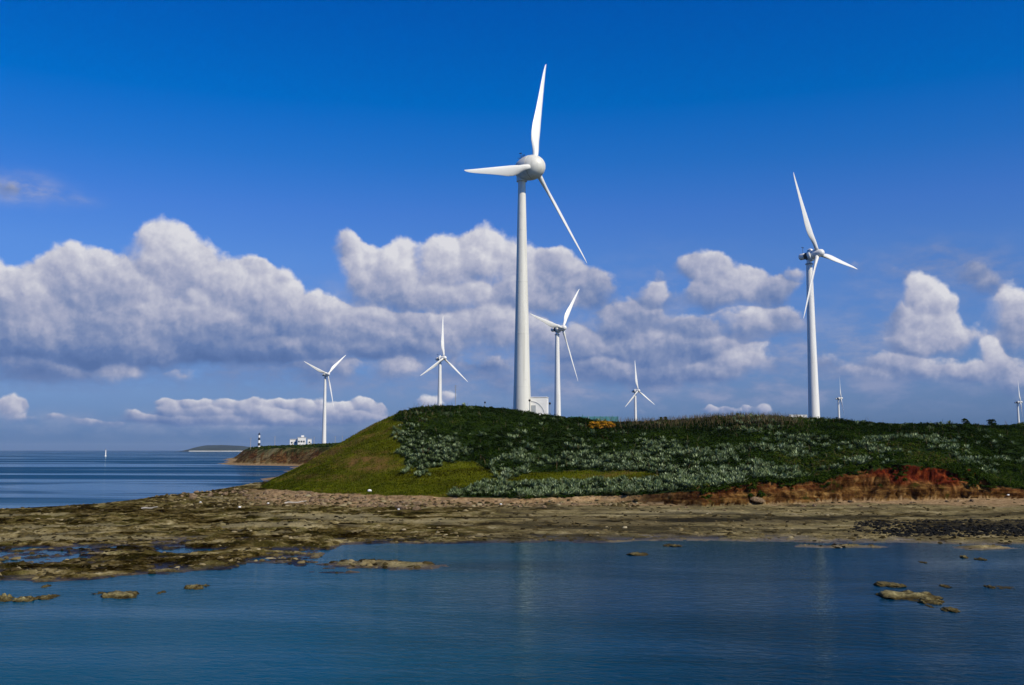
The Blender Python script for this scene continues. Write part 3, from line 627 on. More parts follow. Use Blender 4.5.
# near turbine: egg shaped nacelle
def near_turbine():
    ov = 2.75; yaw = R_(54.4); hubp = at(534.3, 166.7, 174.5)
    nx, ny = math.sin(yaw), -math.cos(yaw)
    bx, by = hubp.x - nx * ov, hubp.y - ny * ov
    bz = soil(bx, by)
    root = empty('wind_turbine', (bx, by, bz), yaw)
    tag(root, 'largest white wind turbine with an egg shaped nacelle, standing nearest on the hilltop', 'wind turbine', 'wind turbines along the coast')
    hl = Vector((0, -ov, hubp.z - bz))
    tower(root, hl.z - 1.9, 1.72, 0.66, R_(-95), M_CREAM)
    M = Matrix.Translation(hl) @ AX
    bm = bmesh.new()
    bm_lathe(bm, [(0, -4.15), (.35, -4.12), (.8, -3.95), (1.25, -3.6), (1.65, -3.05), (1.95, -2.4), (2.15, -1.7), (2.25, -1.0), (2.24, -.52), (2.18, -.5), (0, -.5)], M, 48)
    bm_lathe(bm, [(0, -2.3), (.95, -2.3), (.95, -1.2), (0, -1.2)], Matrix.Translation((0, 0, hl.z)), 32)
    nac = obj('nacelle', bm, M_CREAM, root, smooth=True); nac.data.set_sharp_from_angle(angle=R_(40))
    bm = bmesh.new()
    bm_lathe(bm, [(0, -.42), (2.15, -.42), (2.22, -.40), (2.16, 0.1), (2.0, .6), (1.72, 1.1), (1.3, 1.55), (.85, 1.85), (.4, 1.99), (0, 2.02)], M, 48)
    sp = obj('spinner', bm, M_CREAM, root, smooth=True); sp.data.set_sharp_from_angle(angle=R_(50))
    m = blades(root, hl, R_(14.4))
    bm = bmesh.new()
    T = hl + Vector((0, 2.6, 1.95))
    bm_tube(bm, T + Vector((-.4, 0, -.4)), T + Vector((-.4, 0, .85)), .035); bm_tube(bm, T + Vector((.4, 0, -.4)), T + Vector((.4, 0, .7)), .035)
    bm_tube(bm, T + Vector((-.75, 0, .35)), T + Vector((.75, 0, .35)), .035)
    bm_box(bm, T + Vector((-.4, .15, .9)), (.1, .5, .14)); 
    for k in range(3):
        a = k * 2.094; bm_box(bm, T + Vector((.4 + .18 * math.cos(a), .18 * math.sin(a), .74)), (.13, .13, .1))
    for k in range(5): bm_box(bm, T + Vector((0, -.9 + k * .4, .12 + .04 * (k == 2))), (.9, .06, .06))
    an = obj('anemometer', bm, M_DARK, nac)
    return m
BLADE = near_turbine()

# the other turbines: ring generator, stub nose, small rear drum
def ring_turbine():
    H = 45.0; ov = 2.5
    root = empty('wind_turbine', (0, 0, 0)); hl = Vector((0, -ov, H))
    tower(root, H - 2.6, 1.5, 0.78, R_(120))
    M = Matrix.Translation(hl) @ AX
    bm = bmesh.new()
    bm_lathe(bm, [(0, -5.3), (.35, -5.28), (.68, -5.1), (.82, -4.75), (.84, -3.75), (0, -3.72)], M, 32)
    bm_lathe(bm, [(0, -2.45), (1.0, -2.45), (1.48, -2.4), (1.62, -2.25), (1.64, -1.75), (1.52, -1.55), (1.25, -1.5), (0, -1.5)], M, 40)
    nac = obj('nacelle', bm, M_PAINT, root, smooth=True); nac.data.set_sharp_from_angle(angle=R_(40))
    bm = bmesh.new()
    bm_lathe(bm, [(0, -3.74), (.66, -3.74), (.85, -3.3), (.9, -2.47), (0, -2.47)], M, 28)
    bm_box(bm, hl + Vector((0, 2.5, -1.0)), (1.25, 1.5, .8), 0, .12)
    obj('machine_frame', bm, M_DARK, nac, smooth=False)
    bm = bmesh.new()
    bm_lathe(bm, [(0, -1.35), (.62, -1.35), (.66, -2.15), (.62, -2.3), (0, -2.3)], Matrix.Translation((0, 0, hl.z)), 28)
    obj('yaw_neck', bm, M_PAINT, nac, smooth=False)
    bm = bmesh.new()
    bm_lathe(bm, [(0, -2.58), (.98, -2.58), (1.0, -2.52), (1.0, -2.36), (.9, -2.32), (0, -2.32)], Matrix.Translation((0, 0, hl.z)), 32)
    obj('collar', bm, M_GREY, root)
    bm = bmesh.new()
    bm_lathe(bm, [(0, -1.46), (1.12, -1.46), (1.14, -1.0), (1.08, 0), (.98, .8), (.84, 1.3), (.5, 1.62), (0, 1.72)], M, 36)
    bm_sp = obj('spinner', bm, M_PAINT, root, smooth=True); bm_sp.data.set_sharp_from_angle(angle=R_(50))
    blades(root, hl, 0, BLADE)
    bm = bmesh.new()
    T = hl + Vector((0, 4.2, 1.2))
    bm_tube(bm, T + Vector((0, 0, -.5)), T + Vector((0, 0, 1.1)), .04); bm_tube(bm, T + Vector((-.4, 0, .8)), T + Vector((.4, 0, .8)), .03)
    bm_box(bm, T + Vector((.4, 0, .9)), (.14, .3, .14)); bm_box(bm, T + Vector((-.4, 0, .9)), (.2, .2, .1))
    obj('anemometer', bm, M_DARK, nac)
    return root
proto = ring_turbine()
RING = [  # pixel of the hub, distance, yaw, rotor phase, label
 ((817.9, 253.4), 252.8, 46.2, -26.9, 'second largest white wind turbine, standing beside a low white wall'),
 ((562.5, 328.0), 382.8, 53.5, 38.1, 'mid sized white wind turbine just right of the white kiosk and the largest turbine'),
 ((443.7, 358.0), 510.8, 53.9, 1.4, 'white wind turbine with one blade straight up, behind the hilltop beside the thin antenna mast'),
 ((327.8, 374.2), 664.7, 52.2, 49.2, 'white wind turbine on the far cape with one blade hanging down'),
 ((638.0, 390.7), 712.7, 48.5, -4.7, 'small distant white wind turbine behind the dry hilltop grass, right of the green fence'),
 ((841.0, 398.3), 965.0, 76.0, -20.0, 'tiny distant white wind turbine seen nearly edge on, just right of the second largest turbine'),
 ((1020.5, 402.1), 932.0, 62.0, -15.0, 'tiny distant white wind turbine at the right edge, cut by the frame')]
for i, ((hx, hy), Y, yaw, ph, lab) in enumerate(RING):
    hp = at(hx, hy, Y); ya = R_(yaw); ov = 2.5
    o = proto if i == 0 else copy_tree(proto)
    o.rotation_euler = (0, 0, ya)
    bx, by = hp.x - math.sin(ya) * ov, hp.y + math.cos(ya) * ov
    o.location = (bx, by, hp.z - 45.0)
    tag(o, lab, 'wind turbine', 'wind turbines along the coast')
    k = 0
    for ch in o.children:
        if ch.name.split('.')[0] == 'blade':
            ch.matrix_local = Matrix.Translation((0, -ov, 45.0)) @ Matrix.Rotation(-TILT, 4, 'X') @ Matrix.Rotation(R_(ph) + k * 2 * math.pi / 3, 4, 'Y'); k += 1

# ------------------------------------------------------------------ things on the hilltop
def ground_at_px(px, Y, sink=0.0):
    X = (px - 512) / F * (Y * 1.0)          # close to the horizon the pixel column is X / Y
    return Vector((X, Y, soil(X, Y) - sink))
def on_slope(px, py, Y0=100.0, Y1=200.0):
    Ys = np.linspace(Y0, Y1, 1200); Xs = (px - 512) / F * Ys; Zs = height(Xs, Ys)[0]
    q = project(Xs, Ys, Zs)[1]; k = np.argmax(q <= py) if (q <= py).any() else len(Ys) - 1
    return Vector((Xs[k], Ys[k], Zs[k]))
# white kiosk
kp = ground_at_px(538.5, 178.0)
top = at(538, 397.5, 178.0).z; kz = min(kp.z, top - 2.6)
root = empty('transformer_kiosk', (kp.x, 178.0, kz), R_(-8)); tag(root, 'small white boxy kiosk with a curved dark stripe beside the largest turbine', 'kiosk')
Hk = top - kz
bm = bmesh.new(); bm_box(bm, (0, 0, Hk / 2 - .06), (3.3, 2.6, Hk - .12), 0, .03); wl = obj('wall', bm, M_WALL, root)
bm = bmesh.new(); bm_box(bm, (0, 0, Hk - .02), (3.44, 2.74, .14), 0, .04); obj('roof', bm, M_WALL, root)
bm = bmesh.new(); prev = None
for k in range(15):
    t = k / 14; a = R_(100 - 92 * t); p = Vector((-1.25 + 2.4 * math.cos(a), -1.33, Hk - 3.05 + 2.3 * math.sin(a)))
    if prev: bm_tube(bm, prev, p, .045, seg=6)
    prev = p
obj('stripe', bm, M_GREY, root)
bm = bmesh.new(); bm_box(bm, (-.75, -1.33, Hk - 2.2), (.8, .05, 1.5)); obj('door', bm, M_DOOR, root)
# posts with dark heads
def lamp(px, ytop, Y, label, name='lamp_post', head=.42):
    p = ground_at_px(px, Y); tz = at(px, ytop, Y).z
    root = empty(name, p); tag(root, label, 'lamp post', 'short posts with dark heads on the hilltop')
    h = tz - p.z
    bm = bmesh.new(); bm_tube(bm, (0, 0, -.3), (0, 0, h), .07, .05, 8); obj('post', bm, M_GREY, root)
    bm = bmesh.new(); bm_lathe(bm, [(0, -head * .4), (head * .28, -head * .4), (head * .5, head * .15), (head * .35, head * .4), (0, head * .55)], Matrix.Translation((0, 0, h)), 12); obj('lamp_head', bm, M_BLACKP, root)
lamp(529.6, 400.5, 170, 'short post with a dark head in front of the left side of the white kiosk')
lamp(549.8, 403.5, 170, 'short post with a dark head just right of the white kiosk')
lamp(485, 402.5, 166, 'short post with a dark head alone on the hilltop left of the largest turbine', head=.34)
# antenna mast
p = ground_at_px(455.5, 160); tz = at(455, 385, 160).z
root = empty('antenna_mast', p); tag(root, 'thin grey antenna mast on the hilltop in front of the dark shrubs', 'mast')
bm = bmesh.new(); bm_tube(bm, (0, 0, -.3), (0, 0, tz - p.z), .06, .04, 8); obj('pole', bm, M_GREY, root)
bm = bmesh.new()
for k in range(3): bm_tube(bm, (-.28, 0, tz - p.z - .15 - k * .3), (.28, 0, tz - p.z - .15 - k * .3), .025, seg=6)
obj('aerial', bm, M_GREY, root)
# green fence
fz = at(600, 416.5, 166).z
root = empty('mesh_fence', (at(571, 419, 166).x, 166, fz - 1.9)); tag(root, 'green mesh fence along the hilltop behind the yellow flowering bush', 'fence')
wdt = at(618, 419, 166).x - at(571, 419, 166).x
for k in range(9):
    bm = bmesh.new(); bm_tube(bm, (wdt * k / 8, 0, -.3), (wdt * k / 8, 0, 1.95 + .25 * (k == 2)), .05, seg=8); obj('post', bm, M_GALV if k == 3 else M_GREENM, root)
bm = bmesh.new()
for k in range(12): bm_box(bm, (wdt / 2, .06, .3 + k * .14), (wdt, .02, .075))
for k in range(60): bm_box(bm, (wdt * (k + .5) / 60, .09, 1.1), (.03, .02, 1.6))
obj('mesh_panel', bm, M_GREENM, root)
# low white wall by the right turbine
p = at(798, 415, 246.0)
root = empty('low_wall', (p.x, 246.0, p.z - 1.6)); tag(root, 'low white concrete wall at the foot of the second largest turbine', 'wall')
bm = bmesh.new(); bm_box(bm, (0, 0, .8), (4.4, .35, 1.6), 0, .03); obj('wall_body', bm, M_WALL, root)
bm = bmesh.new(); bm_box(bm, (0, 0, 1.64), (4.5, .45, .1), 0, .02); obj('coping', bm, M_CONC, root)

# far cape: beacon tower, pale buildings, utility poles
p = ground_at_px(260.3, 470); Hl = at(260, 433, 470).z - p.z
root = empty('lighthouse', p); tag(root, 'small black and white banded lighthouse on the grassy top of the far cape', 'lighthouse')
nb = 5
for k in range(nb):
    z0 = Hl * .88 * k / nb; z1 = Hl * .88 * (k + 1) / nb; r0 = .66 - .05 * k
    bm = bmesh.new(); bm_lathe(bm, [(0, z0 - (.5 if k == 0 else 0)), (r0, z0 - (.5 if k == 0 else 0)), (r0 - .06, z1), (0, z1)], seg=20)
    obj('band', bm, M_WALL if k % 2 == 0 else M_BLACKP, root)
bm = bmesh.new(); bm_lathe(bm, [(0, Hl * .88), (.6, Hl * .88), (.6, Hl * .9), (.36, Hl * .9), (.36, Hl * .97), (0, Hl * 1.03)], seg=16); obj('lantern', bm, M_BLACKP, root)
def house(px0, px1, ytop, Y, label, wins, wing=None):
    X0, X1 = at(px0, 440, Y).x, at(px1, 440, Y).x; w = X1 - X0; cx = (X0 + X1) / 2
    gz = soil(cx, Y) - .4; H = at(px0, ytop, Y).z - gz
    root = empty('house', (cx, Y, gz), R_(6)); tag(root, label, 'building', 'pale buildings on the far cape')
    bm = bmesh.new(); bm_box(bm, (0, 0, H / 2 - .1), (w, w * .7 + 1.5, H - .2)); wl = obj('wall', bm, M_WALL, root)
    bm = bmesh.new(); bm_box(bm, (0, 0, H), (w + .3, w * .7 + 1.8, .22)); rf = obj('roof', bm, M_ROOFT, root)
    if wing:
        bm = bmesh.new(); bm_box(bm, (w * .1, 0, H + .55), (w * .35, 1.6, .9)); obj('stair_head', bm, M_WALL, rf)
    for k in range(wins):
        bm = bmesh.new(); bm_box(bm, (-w / 2 + w * (k + .5) / wins, -(w * .35 + .77), H * .58), (.8, .08, .8)); obj('window', bm, M_GLASS, root)
house(290.5, 298, 439.2, 500, 'low pale building, left of the taller white building on the far cape', 2)
house(298.3, 305.5, 437.4, 498, 'tallest white building on the far cape, with a stair head on its flat roof', 3, True)
house(308, 311.5, 439.0, 502, 'tiny pale hut on the right of the white buildings on the far cape', 1)
def upole(px, ytop, Y, first=[None]):
    p = ground_at_px(px, Y); h = at(px, ytop, Y).z - p.z
    if first[0] is None:
        root = empty('utility_pole', p)
        bm = bmesh.new(); bm_tube(bm, (0, 0, -.5), (0, 0, 7.0), .13, .09, 8); obj('pole', bm, M_WOOD, root)
        bm = bmesh.new(); bm_tube(bm, (-.8, 0, 6.5), (.8, 0, 6.5), .05, seg=6); obj('crossarm', bm, M_GREY, root); first[0] = root
    else: root = copy_tree(first[0]); root.location = p
    root.scale = (1, 1, max(.4, h / 7.0)); return root
for (x, yt, lab) in [(252, 437.5, 'thin utility pole at the left end of the far cape, left of the lighthouse'), (276, 436, 'thin utility pole between the lighthouse and the pale buildings'), (315, 436.5, 'thin utility pole just right of the pale buildings'), (336, 436, 'thin utility pole just right of the far cape turbine, left one of two'), (343, 435.5, 'thin utility pole just right of the far cape turbine, right one of two')]:
    tag(upole(x, yt, 540), lab, 'utility pole', 'utility poles on the far cape')
# channel marker at sea
p = at(105.5, 456, 960)
root = empty('channel_marker', (p.x, 960, 0)); tag(root, 'slim white channel marker post standing in the open sea near the horizon', 'marker')
bm = bmesh.new(); bm_lathe(bm, [(0, -1.5), (.9, -1.5), (.9, .5), (.5, .7), (.38, 6.2), (0, 6.2)], seg=20); obj('column', bm, M_WALL, root)
bm = bmesh.new(); bm_lathe(bm, [(0, 6.2), (.8, 6.2), (.8, 6.4), (.3, 6.4), (.3, 7.2), (0, 7.5)], seg=16); obj('lantern', bm, M_GREY, root)

# ------------------------------------------------------------------ vegetation
rng = np.random.default_rng(7); random.seed(7)
def leaf_cloud(centres, radii, nleaf, size, mat, name, tone_lo=0.0, tone_hi=1.0, up=0.3, flat=0.75, tone_of=None, parent=None):
    """one mesh of small bent leaf quads spread through dome shaped clumps"""
    n = len(centres); N = n * nleaf
    c = np.repeat(centres, nleaf, 0); r = np.repeat(radii, nleaf)
    d = rng.normal(size=(N, 3)); d /= np.linalg.norm(d, axis=1)[:, None]; d[:, 2] = np.abs(d[:, 2]) * 1.0 - 0.15
    rad = r * (0.55 + 0.5 * rng.random(N))
    pos = c + d * rad[:, None] * np.array([1, 1, flat])
    nrm = d + rng.normal(size=(N, 3)) * 0.55 + np.array([0, 0, up]); nrm /= np.linalg.norm(nrm, axis=1)[:, None]
    t = np.cross(nrm, rng.normal(size=(N, 3))); t /= np.linalg.norm(t, axis=1)[:, None]; b = np.cross(nrm, t)
    s = (size * (0.6 + 0.8 * rng.random(N)))[:, None]
    V = np.stack([pos - t * s, pos - b * s * .55, pos + t * s, pos + b * s * .55], 1).reshape(-1, 3)
    Fc = np.arange(N * 4).reshape(N, 4)
    o = np_mesh(name, V, Fc, mat, parent)
    base = np.repeat(rng.random(n) if tone_of is None else tone_of, nleaf)
    tone = np.clip(tone_lo + (tone_hi - tone_lo) * (base * 0.65 + rng.random(N) * 0.35), 0, 1)
    attr(o, 'tone', np.repeat(tone, 4)); return o
def blades_mesh(pos, hgt, lean, width, mat, name, tone):
    """tapering grass blades, one triangle pair each"""
    N = len(pos); a = rng.random(N) * 2 * np.pi; dirv = np.stack([np.cos(a), np.sin(a), 0 * a], 1)
    side = np.stack([-np.sin(a + rng.normal(size=N)), np.cos(a), 0 * a], 1)
    h = hgt[:, None]; top = pos + np.array([0, 0, 1]) * h + dirv * lean * h
    mid = pos + np.array([0, 0, .55]) * h + dirv * lean * .35 * h
    V = np.stack([pos - side * width, mid - side * width * .8, top, mid + side * width * .8], 1)
    V = V.reshape(-1, 3); Fc = np.arange(N * 4).reshape(N, 4)
    o = np_mesh(name, V, Fc, mat); attr(o, 'tone', np.repeat(tone, 4)); return o
def scatter(n, u0=-0.30, u1=0.60, Ymin=104, Yadd=5):
    u = rng.uniform(u0, u1, n); x = xp(u); Ya = y2Y(foot_y(x), .8); Yb = brow_Y(x) + Yadd
    Y = Ya + (Yb - Ya) * rng.random(n); X = u * Y
    Z, inf = height(X, Y)
    ok = (inf[8] > 0.9) & (Y > inf[3] + inf[5] * 1.0) & (x > 255)
    X, Y, Z = X[ok], Y[ok], Z[ok]; px, py = project(X, Y, Z)
    wx = px + fbm(X, Y, 3.0, 4, 111) * 9; wy = py + fbm(X, Y, 3.0, 4, 112) * 3.0
    return X, Y, Z, px, py, wx, wy
AG = [([(392,428),(410,432),(430,436),(460,440),(474,452),(464,462),(440,467),(412,468),(400,455)], 1.0),
      ([(455,490),(500,483),(560,483),(640,481),(680,476),(740,470),(748,484),(735,486),(700,491),(620,496),(540,499),(452,501)], 1.0),
      ([(498,462),(520,450),(560,447),(600,446),(640,440),(690,442),(730,446),(770,452),(800,458),(760,470),(720,476),(680,476),(640,471),(560,471),(520,474)], .8),
      ([(740,442),(790,434),(850,440),(900,438),(940,440),(975,452),(1000,474),(985,478),(960,462),(930,454),(880,460),(850,468),(800,478),(752,482)], .55),
      ([(470,470),(500,462),(520,474),(500,483),(478,484)], .55),
      ([(404,470),(430,470),(430,477),(404,477)], .35),
      ([(985,460),(1040,458),(1040,467),(985,467)], .5),
      ([(500,412),(545,414),(575,430),(590,445),(540,450),(505,440)], .20),
      ([(720,416),(770,418),(790,430),(745,436)], .22),
      ([(392,410),(440,408),(470,430),(400,432)], .16),
      ([(402,404),(1100,404),(1100,470),(402,470)], .035)]
def agave_density(wx, wy):
    d = np.zeros(wx.shape)
    for poly, k in AG: d = np.maximum(d, inpoly(wx, wy, poly) * k)
    return d
is_grass = lambda wx, wy: inpoly(wx, wy, G_POLY)

# dark shrub cover (nobody could count it)
X, Y, Z, px, py, wx, wy = scatter(26000)
ad = agave_density(wx, wy); gr_ = is_grass(wx, wy)
keep = ~gr_ & (rng.random(len(X)) > np.clip(ad * .6, 0, .5)) & (px > 380)
Xs, Ys, Zs = X[keep], Y[keep], Z[keep]
tone = np.clip(0.34 + fbm(Xs, Ys, 9, 4, 201) * .55 + fbm(Xs, Ys, 1.6, 2, 202) * .45 + sstep(.28, .5, fbm(Xs, Ys, 12, 3, 203)) * .35 + .40 * inpoly(wx[keep], wy[keep], [(888,466),(905,455),(935,450),(955,458),(960,474),(900,474)]) + .32 * inpoly(wx[keep], wy[keep], [(960,472),(1000,468),(1100,464),(1100,500),(985,500),(975,485)]), 0, .98)
big = sstep(-.1, .35, fbm(Xs, Ys, 4, 3, 205))
rr = 0.24 + (0.30 + .35 * big) * rng.random(len(Xs)) ** 2
o = leaf_cloud(np.stack([Xs, Ys, Zs - .02 + big * .15], 1), rr, 26, 0.12, M_SHRUB, 'shrub_cover', tone_of=tone)
tag(o, 'dense dark green shrub cover over the hill', 'shrubs', kind='stuff')
print('shrub clumps', len(Xs))
# turf hanging over the crest of the eroded bank and tufts rooted in its face
n = 9000; u = rng.uniform(.09, .60, n); x = xp(u); Ya = y2Y(foot_y(x), .8) ; wcn = .9 + clh(x) * .45
tt = np.where(rng.random(n) < .6, rng.uniform(1.04, 1.5, n), rng.uniform(.25, .9, n)); Yq = Ya + wcn * tt; Xq = u * Yq
Zq, inf = height(Xq, Yq); face = tt < .85
k = (inf[4] > 1.5) & (~face | (fbm(Xq, Zq, 2.2, 3, 401) > .46)) & (rng.random(n) < np.where(face, .8, .9))
o = leaf_cloud(np.stack([Xq, Yq, Zq - .05], 1)[k], .12 + .20 * rng.random(k.sum()), 20, .10, M_SHRUB, 'bank_scrub', .1, .95)
tag(o, 'low scrub hanging over the eroded bank', 'scrub', kind='stuff')
# low ground cover on grass
X, Y, Z, px, py, wx, wy = scatter(170000, -0.27, 0.6)
gr_ = is_grass(wx, wy); k = gr_
Xg, Yg, Zg = X[k], Y[k], Z[k]
brn = sstep(1, 0.3, np.hypot((px[k] - 365) / 48, (py[k] - 463) / 13))
brn = np.maximum(brn, sstep(.2, .5, fbm(Xg * .35, Yg * 1.0, 4, 4, 213)) * .6)
tn = np.clip(.38 + fbm(Xg * .4, Yg, 4, 4, 211) * 1.15 + rng.random(len(Xg)) * .25 - .1 + brn * .35, 0, 1)
keep = rng.random(len(Xg)) > brn * .7
o = blades_mesh(np.stack([Xg, Yg, Zg - .02], 1)[keep], (.10 + .16 * rng.random(len(Xg)))[keep], .7, .045, M_GRASS, 'grass', tn[keep])
tag(o, 'short yellow green grass on the slope', 'grass', kind='stuff')
# tall dry grass along the brow and through the shrubs
X, Y, Z, px, py, wx, wy = scatter(60000, -0.2, 0.58, Yadd=3)
x_p = px; dryk = sstep(590, 640, px) * sstep(820, 780, px) * sstep(436, 420, py) * .8 + sstep(398, 404, px) * sstep(430, 415, py) * sstep(400 + 60, 440, px) * .10 + .015
k = (~is_grass(wx, wy)) & (rng.random(len(X)) < dryk) & (px > 340)
o = blades_mesh(np.stack([X, Y, Z], 1)[k], .5 + .75 * rng.random(k.sum()), .35, .028, M_DRY, 'dry_grass', rng.random(k.sum()))
tag(o, 'tall dry brown grass along the hilltop', 'grass', kind='stuff')

# agaves
def agave_arrays(nl=17, seed=0):
    r = np.random.default_rng(seed); V = []; Fc = []; T = []
    for i in range(nl):
        a = i * 2.399 + r.normal() * .15; el = R_(80 - 62 * (i / nl) ** 1.1) + r.normal() * .08
        Lf = .75 + .35 * r.random(); w = .10 + .03 * r.random()
        d = np.array([math.cos(a) * math.cos(el), math.sin(a) * math.cos(el), math.sin(el)])
        s = np.array([-math.sin(a), math.cos(a), 0]); up = np.cross(s, -d); up = up if up[2] > 0 else -up
        b = len(V); base = d * .05
        for (t, ww, sag) in ((0, .55, 0), (.45, 1.0, .0), (.8, .6, -.02)):
            p = base + d * Lf * t + np.array([0, 0, sag - t * t * .06]) 
            V += [p - s * w * ww + up * w * .35 * ww, p, p + s * w * ww + up * w * .35 * ww]
        V.append(base + d * Lf + np.array([0, 0, -.07]))
        for q in (0, 3): Fc += [(b + q, b + q + 1, b + q + 4, b + q + 3), (b + q + 1, b + q + 2, b + q + 5, b + q + 4)]
        Fc += [(b + 6, b + 7, b + 9, b + 9), (b + 7, b + 8, b + 9, b + 9)]
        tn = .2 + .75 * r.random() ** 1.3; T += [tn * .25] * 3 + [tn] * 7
    return np.array(V), Fc, np.array(T)
AGV = [agave_arrays(17, s) for s in range(4)]
ag_mesh = []
for s, (V, Fc, T) in enumerate(AGV):
    me = bpy.data.meshes.new('agave_plant')
    me.from_pydata([tuple(v) for v in V], [], [f if f[2] != f[3] else f[:3] for f in Fc]); me.materials.append(M_AGAVE)
    a = me.attributes.new('tone', 'FLOAT', 'POINT'); a.data.foreach_set('value', T.astype(np.float32)); ag_mesh.append(me)
X, Y, Z, px, py, wx, wy = scatter(30000, -0.14, 0.6)
ad = agave_density(wx, wy)
k = rng.random(len(X)) < ad * .42 * sstep(-.35, .15, fbm(X, Y, 5, 3, 301) + (ad > .95) * .25)
X, Y, Z, px, py, wx, wy = [q[k] for q in (X, Y, Z, px, py, wx, wy)]
sc = np.clip(.45 + .5 * rng.random(len(X)), .4, 1.0) * np.where(px < 480, .85, 1); rot = rng.random(len(X)) * 6.283; var = rng.integers(0, 4, len(X))
infr = (px > -5) & (px < 1029)
score = np.where(infr, sc / Y, 0); order = np.argsort(-score)
print('agaves', len(X))
def ag_label(x, y):
    if y > 476 and x < 560: return 'blue grey agave on the low bank above the pinkish sand', 'agaves above the pinkish sand'
    if y > 476 and x < 640: return 'blue grey agave on the bank between pinkish sand and orange cliff', 'agaves in the middle of the bank'
    if x < 760 and y > 470: return 'blue grey agave near the left end of the orange cliff', 'agaves near the left end of the orange cliff'
    if x < 480: return 'blue grey agave in the clump beside the bright grassy slope', 'agaves beside the bright grassy slope'
    if x < 620: return 'blue grey agave on the slope below the largest turbine', 'agaves below the largest turbine'
    if x < 860: return 'blue grey agave on the slope below the second largest turbine', 'agaves below the second largest turbine'
    return 'blue grey agave scattered above the red and orange cliff', 'agaves above the red and orange cliff'
for i in order[:300]:
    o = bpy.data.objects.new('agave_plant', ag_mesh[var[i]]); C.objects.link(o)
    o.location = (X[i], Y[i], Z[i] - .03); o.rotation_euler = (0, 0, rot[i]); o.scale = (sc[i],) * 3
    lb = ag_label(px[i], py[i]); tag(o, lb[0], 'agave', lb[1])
Vs, Fs, Ts = [], [], []; off = 0
for v in range(4):
    V, Fc, T = AGV[v]; Fc = np.array(Fc); ii = [i for i in order[300:] if var[i] == v]
    ii = np.array(ii); ca, sa = np.cos(rot[ii]), np.sin(rot[ii])
    W3 = np.empty((len(ii), len(V), 3)); s_ = sc[ii][:, None]
    W3[..., 0] = (V[:, 0] * ca[:, None] - V[:, 1] * sa[:, None]) * s_ + X[ii][:, None]
    W3[..., 1] = (V[:, 0] * sa[:, None] + V[:, 1] * ca[:, None]) * s_ + Y[ii][:, None]
    W3[..., 2] = V[:, 2] * s_ + Z[ii][:, None] - .03
    Vs.append(W3.reshape(-1, 3)); Fs.append((Fc[None] + (np.arange(len(ii)) * len(V))[:, None, None] + off).reshape(-1, 4)); off += len(ii) * len(V)
    Ts.append((T[None] * (0.45 + .9 * rng.random(len(ii)))[:, None]).ravel())
Fa = np.concatenate(Fs); tri = Fa[:, 2] == Fa[:, 3]; Va = np.concatenate(Vs); Ta = np.concatenate(Ts)
# the tip triangles become thin quads by duplicating the tip with a hair's offset
tips = Fa[tri]; newv = Va[tips[:, 2]] + np.array([0, 0, -.004]); Fa[tri, 3] = len(Va) + np.arange(len(tips))
Va = np.concatenate([Va, newv]); Ta = np.concatenate([Ta, Ta[tips[:, 2]]])
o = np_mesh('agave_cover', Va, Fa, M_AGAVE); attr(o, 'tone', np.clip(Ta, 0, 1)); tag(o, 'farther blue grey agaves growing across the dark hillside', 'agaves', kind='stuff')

# flowering bush
root = empty('flowering_bush', on_slope(601.5, 429.5)); tag(root, 'low bush covered in yellow orange flowers in front of the green fence', 'bush')
cs = np.stack([rng.uniform(-1.8, 1.8, 50), rng.uniform(-.7, .7, 50), rng.uniform(.2, 1.15, 50)], 1)
cs[:, 2] *= 1 - .12 * cs[:, 0] ** 2 / 4
o = leaf_cloud(cs, np.full(50, .4), 60, .09, M_FLOWER, 'blossom', .15, 1.0, parent=root)
o = leaf_cloud(cs[:30] - np.array([0, .0, .15]), np.full(30, .38), 30, .1, M_SHRUB, 'foliage', .3, .8, parent=root)
# a few bushes breaking the skyline
for (bx, yy, w, lab) in [(660.5, 415.5, .25, 'small dark skyline bush, left one of the pair beside the small distant turbine'), (665.5, 415.5, .25, 'small dark skyline bush, right one of the pair beside the small distant turbine'), (965, 417.5, .9, 'smaller of two skyline bushes between the two tiny distant turbines'), (990, 418.5, 1.1, 'broader of two skyline bushes between the two tiny distant turbines'), (403, 411, .8, 'small dark bush on the skyline at the top of the bright grassy slope')]:
    Yb = float(brow_Y(bx)) + 1; X0 = (bx - 512) / F * Yb; z = soil(X0, Yb); h = at(bx, yy, Yb).z - z
    root = empty('bush', (X0, Yb, z)); tag(root, lab, 'bush', 'bushes on the skyline')
    h = min(h, 1.6); cs = np.stack([rng.uniform(-w * .5, w * .5, 20), rng.uniform(-.4, .4, 20), rng.uniform(.0, max(h - .3, .2), 20)], 1)
    leaf_cloud(cs, np.full(20, min(.36, w * .8)), 40, .1, M_SHRUB, 'foliage', .2, .6, parent=root)
    bm = bmesh.new(); bm_tube(bm, (0, 0, -.2), (0, 0, max(h * .7, .4)), .05, .02, 6); obj('stem', bm, M_WOOD, root)
# scrub on the far cape
n = 2600; u = rng.uniform(-.30, -.10, n); Yc = rng.uniform(395, 640, n); Xc = u * Yc; Zc, inf = height(Xc, Yc); k = (Zc > 6.0) & (inf[10] > 9.5)
o = leaf_cloud(np.stack([Xc, Yc, Zc], 1)[k], .8 + 1.3 * rng.random(k.sum()) * sstep(440, 480, Yc[k]), 22, .4, M_SHRUB, 'cape_scrub', .3, 1.0)
tag(o, 'low green scrub on top of the far cape', 'scrub', kind='stuff')

